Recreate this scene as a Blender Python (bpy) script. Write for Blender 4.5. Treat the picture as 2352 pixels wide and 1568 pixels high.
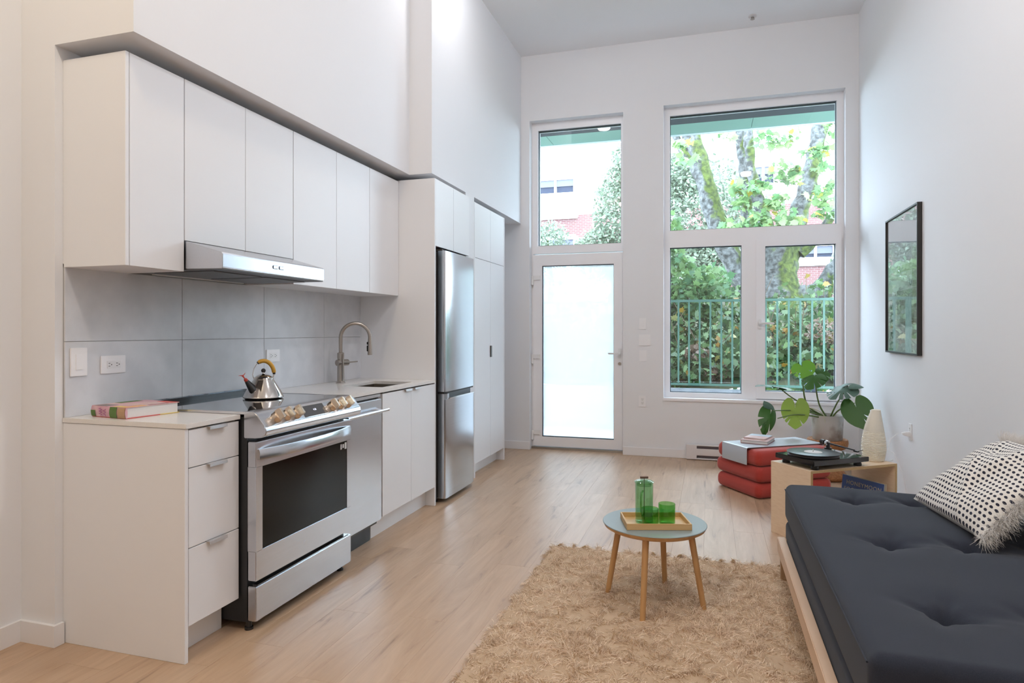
import bpy, bmesh, math, random
import numpy as np
from mathutils import Matrix, Vector, noise
random.seed(7); rng = np.random.default_rng(7)
PI = math.pi; R = math.radians
S = bpy.context.scene; C = S.collection
for o in list(bpy.data.objects): bpy.data.objects.remove(o)

# ------------------------------------------------------------------ camera
cam = bpy.data.cameras.new('camera'); cam_o = bpy.data.objects.new('camera', cam); C.objects.link(cam_o)
cam_o.location = (0, 0, 1.27); cam_o.rotation_euler = (R(90), 0, R(17.0))
cam.sensor_width = 36; cam.lens = 36 * 1485 / 2352; cam.shift_y = -24 / 2352
cam.clip_start = .05; cam.clip_end = 300
S.camera = cam_o
# ------------------------------------------------------------------ sky and exposure
W = bpy.data.worlds.new('overcast_sky'); S.world = W; W.use_nodes = True
bg = W.node_tree.nodes['Background']
SKY = 14.0
bg.inputs[0].default_value = (.70, .85, 1.0, 1); bg.inputs[1].default_value = SKY
S.view_settings.view_transform = 'Standard'; S.view_settings.look = 'None'
S.view_settings.exposure = 0.18; S.view_settings.gamma = 1.0; S.view_settings.use_curve_mapping = False
LAMP = 205.0; LAMP_COL = (.985, .975, 1.0); FILL_WARM = (1.0, .81, .555)
try:
    S.cycles.use_denoising = True; S.cycles.max_bounces = 11; S.cycles.diffuse_bounces = 6
    S.cycles.transmission_bounces = 12; S.cycles.transparent_max_bounces = 16; S.cycles.glossy_bounces = 6
    S.cycles.sample_clamp_indirect = 6; S.cycles.caustics_reflective = False; S.cycles.caustics_refractive = False
except Exception: pass

# ------------------------------------------------------------------ materials
def lin(c):
    if isinstance(c, str):
        c = [int(c[i:i+2], 16) / 255 for i in (0, 2, 4)]
        return tuple(v / 12.92 if v <= .04045 else ((v + .055) / 1.055) ** 2.4 for v in c)
    return tuple(c)
M = {}
def pm(name, col, rough=.5, metal=0, bump=None, var=None, spec=None, trans=0, coat=0, sheen=0, sub=None, aniso=None):
    m = bpy.data.materials.new(name); m.use_nodes = True; nt = m.node_tree; N = nt.nodes; L = nt.links
    b = N['Principled BSDF']; c = lin(col)
    b.inputs['Base Color'].default_value = (*c, 1); b.inputs['Roughness'].default_value = rough; b.inputs['Metallic'].default_value = metal
    if spec is not None: b.inputs['Specular IOR Level'].default_value = spec
    if trans: b.inputs['Transmission Weight'].default_value = trans
    if coat: b.inputs['Coat Weight'].default_value = coat
    if sheen: b.inputs['Sheen Weight'].default_value = sheen; b.inputs['Sheen Roughness'].default_value = .5
    if sub: b.inputs['Subsurface Weight'].default_value = sub; b.inputs['Subsurface Radius'].default_value = (.05, .05, .05)
    tc = N.new('ShaderNodeTexCoord')
    def noi(scale, vec=(1, 1, 1), det=4):
        mp = N.new('ShaderNodeMapping'); mp.inputs['Scale'].default_value = vec
        n = N.new('ShaderNodeTexNoise'); n.inputs['Scale'].default_value = scale; n.inputs['Detail'].default_value = det
        L.new(tc.outputs['Object'], mp.inputs[0]); L.new(mp.outputs[0], n.inputs['Vector']); return n
    if bump:
        n = noi(bump[0], bump[2] if len(bump) > 2 else (1, 1, 1)); bp = N.new('ShaderNodeBump')
        bp.inputs['Strength'].default_value = bump[1]; bp.inputs['Distance'].default_value = .002
        L.new(n.outputs[0], bp.inputs['Height']); L.new(bp.outputs[0], b.inputs['Normal'])
    if var:   # (scale, colour2, vec, lo, hi)
        n = noi(var[0], var[2] if len(var) > 2 else (1, 1, 1), 5)
        r = N.new('ShaderNodeMapRange'); r.inputs[1].default_value = var[3] if len(var) > 3 else .35; r.inputs[2].default_value = var[4] if len(var) > 4 else .65
        mx = N.new('ShaderNodeMix'); mx.data_type = 'RGBA'
        mx.inputs[6].default_value = (*c, 1); mx.inputs[7].default_value = (*lin(var[1]), 1)
        L.new(n.outputs[0], r.inputs[0]); L.new(r.outputs[0], mx.inputs[0]); L.new(mx.outputs[2], b.inputs['Base Color'])
    M[name] = m; return m
def glassy(name, tint, ior=1.5, gl=1.0):
    m = bpy.data.materials.new(name); m.use_nodes = True; nt = m.node_tree; N = nt.nodes; L = nt.links
    N.remove(N['Principled BSDF']); out = N['Material Output']
    t = N.new('ShaderNodeBsdfTransparent'); t.inputs[0].default_value = (*tint, 1)
    g = N.new('ShaderNodeBsdfGlossy'); g.inputs['Roughness'].default_value = .01; g.inputs[0].default_value = (gl, gl, gl, 1)
    f = N.new('ShaderNodeFresnel'); ge = N.new('ShaderNodeNewGeometry'); io = N.new('ShaderNodeMapRange')
    io.inputs[3].default_value = ior; io.inputs[4].default_value = 1 / ior; L.new(ge.outputs['Backfacing'], io.inputs[0]); L.new(io.outputs[0], f.inputs[0])   # a thin pane: both faces reflect alike
    mx = N.new('ShaderNodeMixShader')
    L.new(f.outputs[0], mx.inputs[0]); L.new(t.outputs[0], mx.inputs[1]); L.new(g.outputs[0], mx.inputs[2]); L.new(mx.outputs[0], out.inputs[0])
    M[name] = m; return m
def emit(name, col, st):
    m = bpy.data.materials.new(name); m.use_nodes = True; b = m.node_tree.nodes['Principled BSDF']
    b.inputs['Emission Color'].default_value = (*lin(col), 1); b.inputs['Emission Strength'].default_value = st
    b.inputs['Base Color'].default_value = (.8, .8, .8, 1); M[name] = m; return m

pm('wall_paint', (.78, .79, .815), .75, bump=(180, .04)); pm('trim_paint', (.80, .80, .82), .5); pm('ceiling_paint', (.88, .89, .91), .85)
pm('cabinet', (.80, .81, .835), .42, bump=(60, .02, (1, 1, .1))); pm('cabinet_inside', (.55, .53, .5), .6)
pm('quartz', (.78, .765, .745), .22, var=(300, (.72, .70, .68)))
pm('tile', (.60, .615, .65), .5, var=(9, (.67, .685, .72)), bump=(120, .05)); pm('grout', (.42, .42, .43), .9)
pm('steel', (.66, .675, .71), .26, 1, bump=(400, .02, (1, .02, 1)), var=(160, (.63, .645, .68), (1, .02, 1)))
pm('steel_smooth', (.64, .65, .68), .2, 1); pm('steel_fridge', (.56, .575, .60), .2, 1, var=(150, (.53, .545, .57), (1, .02, 1)))
pm('pull_metal', (.60, .60, .62), .35, .7); pm('chrome', (.72, .70, .68), .06, 1); pm('nickel', (.42, .385, .35), .28, 1); pm('knob_metal', (.62, .52, .42), .25, 1)
pm('black_gloss', (.012, .012, .014), .05, coat=1); pm('black_satin', (.015, .016, .018), .35); pm('black_matt', (.012, .012, .013), .7)
pm('oven_glass', (.008, .009, .008), .12, spec=.22); pm('dark_grey', (.07, .065, .06), .5); pm('fridge_side', (.06, .055, .052), .45)
pm('filter_mesh', (.16, .16, .165), .4, .8, bump=(600, .5)); pm('white_plastic', (.80, .80, .81), .3); pm('switch_plastic', (.84, .84, .86), .35)
pm('frame_white', (.87, .87, .90), .35); pm('gasket', (.03, .04, .055), .6); pm('slot_dark', (.05, .045, .045), .7)
pm('birch', 'e6cfb4', .5, var=(18, 'e0c7ab', (1, 1, 6))); pm('birch_edge', 'c9ad80', .55, var=(60, 'a98a5e', (1, 1, 40)))
pm('oak', 'c9a06e', .45, var=(20, 'b88a58', (1, 1, .08)), bump=(90, .1, (1, 1, .1))); pm('oak_tray', 'd4b382', .45, var=(22, 'c39d68', (.1, 1, 1)))
pm('rail_wood', 'd9bca2', .5, var=(16, 'cdad90', (1, .06, 1))); pm('rail_wood_dark', 'a98a6c', .55)
pm('table_blue', (.22, .265, .265), .42); pm('cork', 'b07a4e', .8, var=(70, '8f5e38'), bump=(90, .4))
pm('fabric_navy', (.012, .017, .031), .95, bump=(900, .35), sheen=.06, var=(700, (.023, .028, .043), (1, 1, 1), .45, .7)); pm('button_navy', (.02, .022, .03), .9)
pm('fabric_red', (.35, .027, .019), .95, bump=(700, .35), sheen=.25, var=(500, (.42, .05, .036)))
pm('sheet_metal', (.50, .53, .58), .32, .35); pm('concrete_pot', (.47, .45, .43), .85, var=(7, (.24, .19, .15), (1, 1, 1), .48, .68), bump=(60, .3))
pm('soil', (.05, .035, .025), .95, bump=(80, .8)); pm('ribbed_ceramic', (.80, .76, .66), .6, sub=.1)
pm('paper', (.70, .68, .67), .8, bump=(900, .2, (.02, .02, 1))); pm('pink_cover', (.62, .36, .42), .5, var=(7, (.66, .48, .47), (1, 1, 1), .45, .55))
pm('orange_cover', (.75, .42, .14), .5); pm('red_cover', (.60, .10, .09), .5); pm('yellow_cover', (.72, .55, .15), .5); pm('green_print', (.09, .17, .03), .5)
pm('tan_print', (.46, .28, .15), .5); pm('purple_ink', (.38, .07, .27), .5); pm('salmon_cover', (.60, .36, .33), .5, var=(14, (.66, .52, .50))); pm('pale_blue_cover', (.50, .58, .64), .5)
pm('maroon_cover', (.22, .05, .07), .5); pm('grey_print', (.22, .18, .18), .5); pm('bookmark_pink', (.85, .2, .35), .6)
pm('sleeve_blue', (.03, .07, .23), .4); pm('sleeve_cream', (.45, .38, .25), .5); pm('sleeve_edge', (.35, .38, .42), .5); pm('gold_ink', (.38, .34, .27), .5)
pm('vinyl', (.010, .010, .011), .3, spec=.3, bump=(1, 0)); pm('label_white', (.66, .64, .64), .6); pm('mustard', (.62, .34, .045), .5, bump=(120, .2)); pm('red_plastic', (.50, .05, .03), .35)
pm('poster_paper', (.42, .47, .47), .6, var=(6, (.60, .64, .64), (1, 1, 2), .4, .6)); pm('poster_top', (.52, .52, .55), .6); pm('poster_dark', (.22, .26, .25), .6, var=(25, (.34, .38, .36)))
pm('poster_green', (.20, .25, .17), .6, var=(18, (.38, .43, .36))); pm('poster_ink', (.10, .16, .17), .6); pm('poster_light', (.62, .66, .66), .6, var=(30, (.45, .5, .5)))
pm('frame_black', (.02, .018, .017), .5); pm('brown_wood', (.10, .055, .035), .5)
pm('heater_white', (.72, .70, .71), .35); pm('heater_dark', (.10, .08, .09), .6); pm('tag_blue', (.22, .30, .42), .5)
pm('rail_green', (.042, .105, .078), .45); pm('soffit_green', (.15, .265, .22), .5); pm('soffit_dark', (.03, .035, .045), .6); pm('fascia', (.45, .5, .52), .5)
pm('concrete', (.22, .235, .25), .9, var=(6, (.17, .18, .2))); pm('patio_concrete', (.5, .5, .49), .9, var=(4, (.42, .42, .42))); pm('ground_soil', (.035, .032, .018), .95, var=(5, (.05, .055, .02)))
pm('brick', (.15, .060, .060), .85, var=(3, (.19, .085, .08))); pm('glare_brick', (.34, .27, .27), .85, var=(3, (.40, .32, .31))); pm('mortar', (.38, .33, .34), .9); pm('trim_white', (.82, .82, .84), .6); pm('far_glass', (.025, .03, .05), .45, spec=.15); pm('recess_shade', (.10, .105, .15), .7)
pm('plant_stem', (.11, .17, .05), .45); pm('plant_root', (.5, .5, .38), .6)
pm('rug_backing', (.5, .36, .24), .95); pm('fringe_wool', (.80, .77, .74), .95); pm('vent_slot', (.22, .3, .4), .12, .6)

def leafmat(name, c1, c2, c3=None, tr=.35, attr=True):
    m = bpy.data.materials.new(name); m.use_nodes = True; nt = m.node_tree; N = nt.nodes; L = nt.links
    b = N['Principled BSDF']; out = N['Material Output']; b.inputs['Roughness'].default_value = .45; b.inputs['Specular IOR Level'].default_value = .35
    cr = N.new('ShaderNodeValToRGB'); e = cr.color_ramp.elements; e[0].color = (*c1, 1); e[1].color = (*c2, 1); e[1].position = .8
    if c3: e[1].position = .92; k = e.new(.985); k.color = (*c3, 1)
    if attr:
        a = N.new('ShaderNodeAttribute'); a.attribute_name = 'rnd'; L.new(a.outputs['Fac'], cr.inputs[0])
    else:
        a = N.new('ShaderNodeObjectInfo'); L.new(a.outputs['Random'], cr.inputs[0])
    t = N.new('ShaderNodeBsdfTranslucent'); mx = N.new('ShaderNodeMixShader'); mx.inputs[0].default_value = tr
    L.new(cr.outputs[0], b.inputs['Base Color']); L.new(cr.outputs[0], t.inputs[0])
    L.new(b.outputs[0], mx.inputs[1]); L.new(t.outputs[0], mx.inputs[2]); L.new(mx.outputs[0], out.inputs[0]); M[name] = m
leafmat('ivy_leaf', (.012, .04, .012), (.12, .20, .075), (.26, .14, .025), .25); leafmat('ivy_leaf_single', (.05, .11, .04), (.17, .25, .11), (.28, .17, .025), .25, attr=False)
leafmat('maple_leaf', (.09, .20, .08), (.24, .34, .14), (.34, .28, .05), .45); leafmat('fine_leaf', (.09, .125, .085), (.23, .28, .20), None, .3)
leafmat('bush_leaf', (0.060, 0.150, 0.070), (0.130, 0.220, 0.080), None, .45); leafmat('dry_leaf', (0.120, 0.072, 0.042), (0.216, 0.150, 0.114), None, .2)
leafmat('monstera_dark', (.025, .085, .012), (.04, .12, .02), None, .12, False); leafmat('monstera_bright', (.12, .30, .03), (.16, .36, .04), None, .45, False)
leafmat('monstera_yellow', (.22, .32, .04), (.26, .36, .06), None, .35, False); leafmat('monstera_grey', (.10, .17, .13), (.13, .21, .17), None, .15, False)

def floor_mat():
    m = bpy.data.materials.new('oak_floor'); m.use_nodes = True; nt = m.node_tree; N = nt.nodes; L = nt.links; b = N['Principled BSDF']
    g = N.new('ShaderNodeTexCoord'); oi = N.new('ShaderNodeObjectInfo'); ad = N.new('ShaderNodeVectorMath'); ad.operation = 'ADD'
    mu = N.new('ShaderNodeVectorMath'); mu.operation = 'SCALE'; mu.inputs['Scale'].default_value = 37
    cx = N.new('ShaderNodeCombineXYZ')
    for i in range(3): L.new(oi.outputs['Random'], cx.inputs[i])
    L.new(cx.outputs[0], mu.inputs[0]); L.new(g.outputs['Object'], ad.inputs[0]); L.new(mu.outputs[0], ad.inputs[1])
    def nz(sc, v, det=6, ro=.55, dist=0):
        mp = N.new('ShaderNodeMapping'); mp.inputs['Scale'].default_value = v; n = N.new('ShaderNodeTexNoise')
        n.inputs['Scale'].default_value = sc; n.inputs['Detail'].default_value = det; n.inputs['Roughness'].default_value = ro; n.inputs['Distortion'].default_value = dist
        L.new(ad.outputs[0], mp.inputs[0]); L.new(mp.outputs[0], n.inputs['Vector']); return n
    n1 = nz(13, (1, .12, 1), 6, .62, 1.0); n2 = nz(60, (1, .03, 1), 3); n3 = nz(2.2, (1.6, .55, 1), 3)
    cr = N.new('ShaderNodeValToRGB'); e = cr.color_ramp.elements
    e[0].position = .28; e[0].color = (*lin('8f735a'), 1); e[1].position = .66; e[1].color = (*lin('c4a78b'), 1); k = e.new(.40); k.color = (*lin('b59679'), 1)
    L.new(n1.outputs[0], cr.inputs[0])
    m1 = N.new('ShaderNodeMix'); m1.data_type = 'RGBA'; m1.blend_type = 'MULTIPLY'; m1.inputs[0].default_value = .35
    r2 = N.new('ShaderNodeMapRange'); r2.inputs[1].default_value = .3; r2.inputs[2].default_value = .7; r2.inputs[3].default_value = .84; r2.inputs[4].default_value = 1.05
    L.new(n2.outputs[0], r2.inputs[0]); L.new(cr.outputs[0], m1.inputs[6]); L.new(r2.outputs[0], m1.inputs[7])
    m2 = N.new('ShaderNodeMix'); m2.data_type = 'RGBA'; m2.blend_type = 'MULTIPLY'; m2.inputs[0].default_value = .8
    sm = N.new('ShaderNodeMath'); sm.operation = 'MULTIPLY_ADD'; sm.inputs[1].default_value = .07; sm.inputs[2].default_value = .93
    s2 = N.new('ShaderNodeMath'); s2.operation = 'ADD'; r3 = N.new('ShaderNodeMapRange'); r3.inputs[3].default_value = -.1; r3.inputs[4].default_value = .1
    L.new(oi.outputs['Random'], sm.inputs[0]); L.new(n3.outputs[0], r3.inputs[0]); L.new(sm.outputs[0], s2.inputs[0]); L.new(r3.outputs[0], s2.inputs[1])
    L.new(m1.outputs[2], m2.inputs[6]); L.new(s2.outputs[0], m2.inputs[7]); L.new(m2.outputs[2], b.inputs['Base Color'])
    b.inputs['Roughness'].default_value = .38; b.inputs['Specular IOR Level'].default_value = .8
    bp = N.new('ShaderNodeBump'); bp.inputs['Strength'].default_value = .12; bp.inputs['Distance'].default_value = .002
    L.new(n2.outputs[0], bp.inputs['Height']); L.new(bp.outputs[0], b.inputs['Normal']); M['oak_floor'] = m
floor_mat()
def rug_mat():
    m = bpy.data.materials.new('rug_wool'); m.use_nodes = True; nt = m.node_tree; N = nt.nodes; L = nt.links; b = N['Principled BSDF']
    a = N.new('ShaderNodeAttribute'); a.attribute_name = 'rnd'; cr = N.new('ShaderNodeValToRGB'); e = cr.color_ramp.elements
    e[0].color = (*lin('b89871'), 1); e[1].position = .75; e[1].color = (*lin('fff0de'), 1); L.new(a.outputs['Fac'], cr.inputs[0]); L.new(cr.outputs[0], b.inputs['Base Color'])
    b.inputs['Roughness'].default_value = .95; b.inputs['Specular IOR Level'].default_value = .1; b.inputs['Sheen Weight'].default_value = .6; b.inputs['Sheen Tint'].default_value = (1, .92, .82, 1)
    t = N.new('ShaderNodeBsdfTranslucent'); mx = N.new('ShaderNodeMixShader'); mx.inputs[0].default_value = .42; L.new(cr.outputs[0], t.inputs[0])
    L.new(b.outputs[0], mx.inputs[1]); L.new(t.outputs[0], mx.inputs[2]); L.new(mx.outputs[0], N['Material Output'].inputs[0]); M['rug_wool'] = m
rug_mat()
def dot_mat():
    m = bpy.data.materials.new('dotted_weave'); m.use_nodes = True; nt = m.node_tree; N = nt.nodes; L = nt.links; b = N['Principled BSDF']
    uv = N.new('ShaderNodeUVMap'); uv.uv_map = 'uv'; sx = N.new('ShaderNodeSeparateXYZ'); L.new(uv.outputs[0], sx.inputs[0])
    def mt(op, a, bb=None, c=None):
        n = N.new('ShaderNodeMath'); n.operation = op
        for i, v in enumerate((a, bb, c)):
            if v is None: continue
            if isinstance(v, (int, float)): n.inputs[i].default_value = v
            else: L.new(v, n.inputs[i])
        return n.outputs[0]
    U = mt('MULTIPLY', sx.outputs[0], 27); V = mt('MULTIPLY', sx.outputs[1], 22)
    row = mt('FLOOR', V); U = mt('ADD', U, mt('MULTIPLY', mt('MODULO', row, 2), .5))
    fu = mt('SUBTRACT', mt('FRACT', U), .5); fv = mt('SUBTRACT', mt('FRACT', V), .5)
    d = mt('SQRT', mt('ADD', mt('MULTIPLY', mt('POWER', fu, 2), 1.0), mt('MULTIPLY', mt('POWER', fv, 2), 1.6)))
    mask = mt('LESS_THAN', d, .33)
    mx = N.new('ShaderNodeMix'); mx.data_type = 'RGBA'; mx.inputs[6].default_value = (.74, .71, .67, 1); mx.inputs[7].default_value = (.016, .018, .035, 1)
    L.new(mask, mx.inputs[0]); L.new(mx.outputs[2], b.inputs['Base Color']); b.inputs['Roughness'].default_value = .95
    bp = N.new('ShaderNodeBump'); bp.inputs['Strength'].default_value = .6; bp.inputs['Distance'].default_value = .003; L.new(mask, bp.inputs['Height']); L.new(bp.outputs[0], b.inputs['Normal'])
    M['dotted_weave'] = m
dot_mat()
def bark_mat():
    m = bpy.data.materials.new('mossy_bark'); m.use_nodes = True; nt = m.node_tree; N = nt.nodes; L = nt.links; b = N['Principled BSDF']
    tc = N.new('ShaderNodeTexCoord'); n = N.new('ShaderNodeTexNoise'); n.inputs['Scale'].default_value = 14; n.inputs['Detail'].default_value = 6; L.new(tc.outputs['Object'], n.inputs['Vector'])
    ge = N.new('ShaderNodeNewGeometry'); sx = N.new('ShaderNodeSeparateXYZ'); L.new(ge.outputs['Normal'], sx.inputs[0])
    n2 = N.new('ShaderNodeTexNoise'); n2.inputs['Scale'].default_value = 3.5; n2.inputs['Detail'].default_value = 4; L.new(tc.outputs['Object'], n2.inputs['Vector'])
    cr = N.new('ShaderNodeValToRGB'); e = cr.color_ramp.elements; e[0].position = .35; e[0].color = (.03, .03, .028, 1); e[1].position = .65; e[1].color = (.14, .145, .145, 1); L.new(n.outputs[0], cr.inputs[0])
    mo = N.new('ShaderNodeValToRGB'); e = mo.color_ramp.elements; e[0].position = .35; e[0].color = (.018, .03, .006, 1); e[1].position = .65; e[1].color = (.075, .10, .018, 1); L.new(n.outputs[0], mo.inputs[0])
    ad = N.new('ShaderNodeMath'); ad.operation = 'MULTIPLY_ADD'; ad.inputs[1].default_value = .22; L.new(sx.outputs[0], ad.inputs[0]); L.new(n2.outputs[0], ad.inputs[2])
    r = N.new('ShaderNodeMapRange'); r.inputs[1].default_value = .47; r.inputs[2].default_value = .58; L.new(ad.outputs[0], r.inputs[0])
    mx = N.new('ShaderNodeMix'); mx.data_type = 'RGBA'; L.new(r.outputs[0], mx.inputs[0]); L.new(cr.outputs[0], mx.inputs[6]); L.new(mo.outputs[0], mx.inputs[7]); L.new(mx.outputs[2], b.inputs['Base Color'])
    b.inputs['Roughness'].default_value = .95; bp = N.new('ShaderNodeBump'); bp.inputs['Distance'].default_value = .03; L.new(n.outputs[0], bp.inputs['Height']); L.new(bp.outputs[0], b.inputs['Normal']); M['mossy_bark'] = m
bark_mat()
glassy('window_glass', (.95, .97, .97)); glassy('picture_glass', (.97, .98, .98)); glassy('green_glass', (.72, .88, .75), 1.45); glassy('green_glass_deep', (.56, .82, .50), 1.45)
def frosted():
    m = bpy.data.materials.new('frosted_glass'); m.use_nodes = True; nt = m.node_tree; N = nt.nodes; L = nt.links; N.remove(N['Principled BSDF'])
    t = N.new('ShaderNodeBsdfTranslucent'); t.inputs[0].default_value = (.97, .99, 1, 1)
    rf = N.new('ShaderNodeBsdfRefraction'); rf.inputs['IOR'].default_value = 1.0; rf.inputs['Roughness'].default_value = .95; rf.inputs[0].default_value = (.98, .99, 1, 1)
    tt = N.new('ShaderNodeBsdfTransparent'); tt.inputs[0].default_value = (1, 1, 1, 1)
    g = N.new('ShaderNodeBsdfGlossy'); g.inputs['Roughness'].default_value = .35
    a = N.new('ShaderNodeMixShader'); a.inputs[0].default_value = .55; L.new(t.outputs[0], a.inputs[1]); L.new(rf.outputs[0], a.inputs[2])
    c = N.new('ShaderNodeMixShader'); c.inputs[0].default_value = .05; L.new(a.outputs[0], c.inputs[1]); L.new(g.outputs[0], c.inputs[2])
    L.new(c.outputs[0], N['Material Output'].inputs[0]); M['frosted_glass'] = m
frosted()
emit('lamp_glow', LAMP_COL, LAMP); emit('lamp_glow_soft', LAMP_COL, LAMP * .4); emit('fill_glow_warm', FILL_WARM, LAMP * .92); emit('display_glow', (.7, .75, 1), .9)

# ------------------------------------------------------------------ builders
MW = {}
def tag(o, label=None, cat=None, group=None, kind=None):
    if label: o['label'] = label
    if cat: o['category'] = cat
    if group: o['group'] = group
    if kind: o['kind'] = kind
    return o
def thing(name, label, cat, loc=(0, 0, 0), rz=0, group=None, kind=None, rot=None):
    o = bpy.data.objects.new(name, None); C.objects.link(o); o.location = loc; o.rotation_euler = rot or (0, 0, rz); o.empty_display_size = .1
    MW[o.name] = Matrix.Translation(loc) @ (o.rotation_euler.to_matrix().to_4x4()); return tag(o, label, cat, group, kind)
def B(): return bmesh.new()
def obj(name, bm, mat, parent=None, world=True, smooth=None, label=None, kind=None, mats=None):
    if isinstance(bm, bmesh.types.BMesh):
        bmesh.ops.recalc_face_normals(bm, faces=bm.faces); me = bpy.data.meshes.new(name); bm.to_mesh(me); bm.free()
    else: me = bm
    o = bpy.data.objects.new(name, me); C.objects.link(o)
    if parent is not None:
        o.parent = parent
        if world: me.transform(MW[parent.name].inverted())
        MW[o.name] = MW[parent.name]
    else: MW[o.name] = Matrix()
    if mats:
        for k in mats: me.materials.append(M[k])
    elif mat and not me.materials: me.materials.append(M[mat])
    if smooth is not None:
        me.polygons.foreach_set('use_smooth', [True] * len(me.polygons)); me.set_sharp_from_angle(angle=R(smooth))
    if label: o['label'] = label
    if kind: o['kind'] = kind
    return o
def struct(name, bm, mat, parent=None, **k):
    o = obj(name, bm, mat, parent, **k); o['kind'] = 'structure'; return o
def copy_tree(o, parent=None):
    c = o.copy(); C.objects.link(c)
    if parent: c.parent = parent
    MW[c.name] = MW[o.name].copy()
    for ch in [x for x in bpy.data.objects if x.parent == o]: copy_tree(ch, c)
    return c
def bx(bm, x0, x1, y0, y1, z0, z1, bev=0, seg=2, mi=0):
    v = [bm.verts.new(p) for p in ((x0, y0, z0), (x1, y0, z0), (x1, y1, z0), (x0, y1, z0), (x0, y0, z1), (x1, y0, z1), (x1, y1, z1), (x0, y1, z1))]
    fs = [bm.faces.new([v[i] for i in q]) for q in ((3, 2, 1, 0), (4, 5, 6, 7), (0, 1, 5, 4), (1, 2, 6, 5), (2, 3, 7, 6), (3, 0, 4, 7))]
    for f in fs: f.material_index = mi
    if bev: bmesh.ops.bevel(bm, geom=list({e for f in fs for e in f.edges}), offset=bev, segments=seg, affect='EDGES', clamp_overlap=True)
    return bm
def box(x0, x1, y0, y1, z0, z1, bev=0, seg=2): return bx(B(), x0, x1, y0, y1, z0, z1, bev, seg)
def tube(bm, pts, rad, n=12, caps=True):
    pts = [Vector(p) for p in pts]
    if isinstance(rad, (int, float)): rad = [rad] * len(pts)
    rings = []; up = None
    for i, p in enumerate(pts):
        t = (pts[min(i + 1, len(pts) - 1)] - pts[max(i - 1, 0)]).normalized()
        if up is None:
            up = t.orthogonal().normalized()
        else: up = (up - t * up.dot(t)).normalized()
        s = t.cross(up)
        rings.append([bm.verts.new(p + (up * math.cos(a) + s * math.sin(a)) * rad[i]) for a in [2 * PI * k / n for k in range(n)]])
    for a, b in zip(rings, rings[1:]):
        for k in range(n): bm.faces.new((a[k], a[(k + 1) % n], b[(k + 1) % n], b[k]))
    if caps: bm.faces.new(rings[0][::-1]); bm.faces.new(rings[-1])
    return bm
def lathe(bm, prof, n=32, c=(0, 0, 0), closed=False):
    rings = []
    for r, z in prof:
        if r < 1e-6: rings.append([bm.verts.new((c[0], c[1], c[2] + z))])
        else: rings.append([bm.verts.new((c[0] + r * math.cos(2 * PI * k / n), c[1] + r * math.sin(2 * PI * k / n), c[2] + z)) for k in range(n)])
    pr = list(zip(rings, rings[1:])) + ([(rings[-1], rings[0])] if closed else [])
    for a, b in pr:
        for k in range(n):
            k2 = (k + 1) % n
            q = [a[0] if len(a) == 1 else a[k], *( [] if len(a) == 1 else [a[k2]]), *( [] if len(b) == 1 else [b[k2]]), b[0] if len(b) == 1 else b[k]]
            if len(q) >= 3: bm.faces.new(q)
    return bm
def prism(bm, poly, y0, y1, ax='y', bev=0):
    f = {'y': lambda a, b, t: (a, t, b), 'x': lambda a, b, t: (t, a, b), 'z': lambda a, b, t: (a, b, t)}[ax]
    A = [bm.verts.new(f(a, b, y0)) for a, b in poly]; Z = [bm.verts.new(f(a, b, y1)) for a, b in poly]; n = len(poly)
    fs = [bm.faces.new(A), bm.faces.new(Z[::-1])] + [bm.faces.new((A[i], A[(i + 1) % n], Z[(i + 1) % n], Z[i])) for i in range(n)]
    if bev: bmesh.ops.bevel(bm, geom=list({e for q in fs for e in q.edges}), offset=bev, segments=2, affect='EDGES', clamp_overlap=True)
    return bm
def mesh_np(name, V, F, rnd=None, smooth=False):
    V = np.asarray(V, dtype=np.float32).reshape(-1, 3); F = np.asarray(F, dtype=np.int32); n, k = F.shape
    me = bpy.data.meshes.new(name); me.vertices.add(len(V)); me.vertices.foreach_set('co', V.ravel())
    me.loops.add(n * k); me.loops.foreach_set('vertex_index', F.ravel()); me.polygons.add(n)
    me.polygons.foreach_set('loop_start', np.arange(n, dtype=np.int32) * k)
    if smooth: me.polygons.foreach_set('use_smooth', np.ones(n, dtype=bool))
    if rnd is not None:
        a = me.attributes.new('rnd', 'FLOAT', 'FACE'); a.data.foreach_set('value', np.asarray(rnd, dtype=np.float32))
    me.update(calc_edges=True); me.validate(); return me
def text(name, body, size, mat, parent, mtx, ext=.0005, ax='CENTER', space=1.0):
    c = bpy.data.curves.new('t', 'FONT'); c.body = body; c.size = size; c.extrude = ext; c.align_x = ax; c.align_y = 'CENTER'; c.space_character = space
    t_ = bpy.data.objects.new('t', c); C.objects.link(t_); me = bpy.data.meshes.new_from_object(t_); bpy.data.objects.remove(t_); me.name = name
    o = bpy.data.objects.new(name, me); C.objects.link(o); me.materials.clear(); me.materials.append(M[mat]); o.parent = parent; MW[o.name] = MW[parent.name]
    o.matrix_local = MW[parent.name].inverted() @ mtx; return o
def frame_mtx(origin, xdir, ydir):
    x = Vector(xdir).normalized(); y = Vector(ydir).normalized(); z = x.cross(y); m = Matrix((x, y, z)).transposed().to_4x4(); m.translation = Vector(origin); return m

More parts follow.
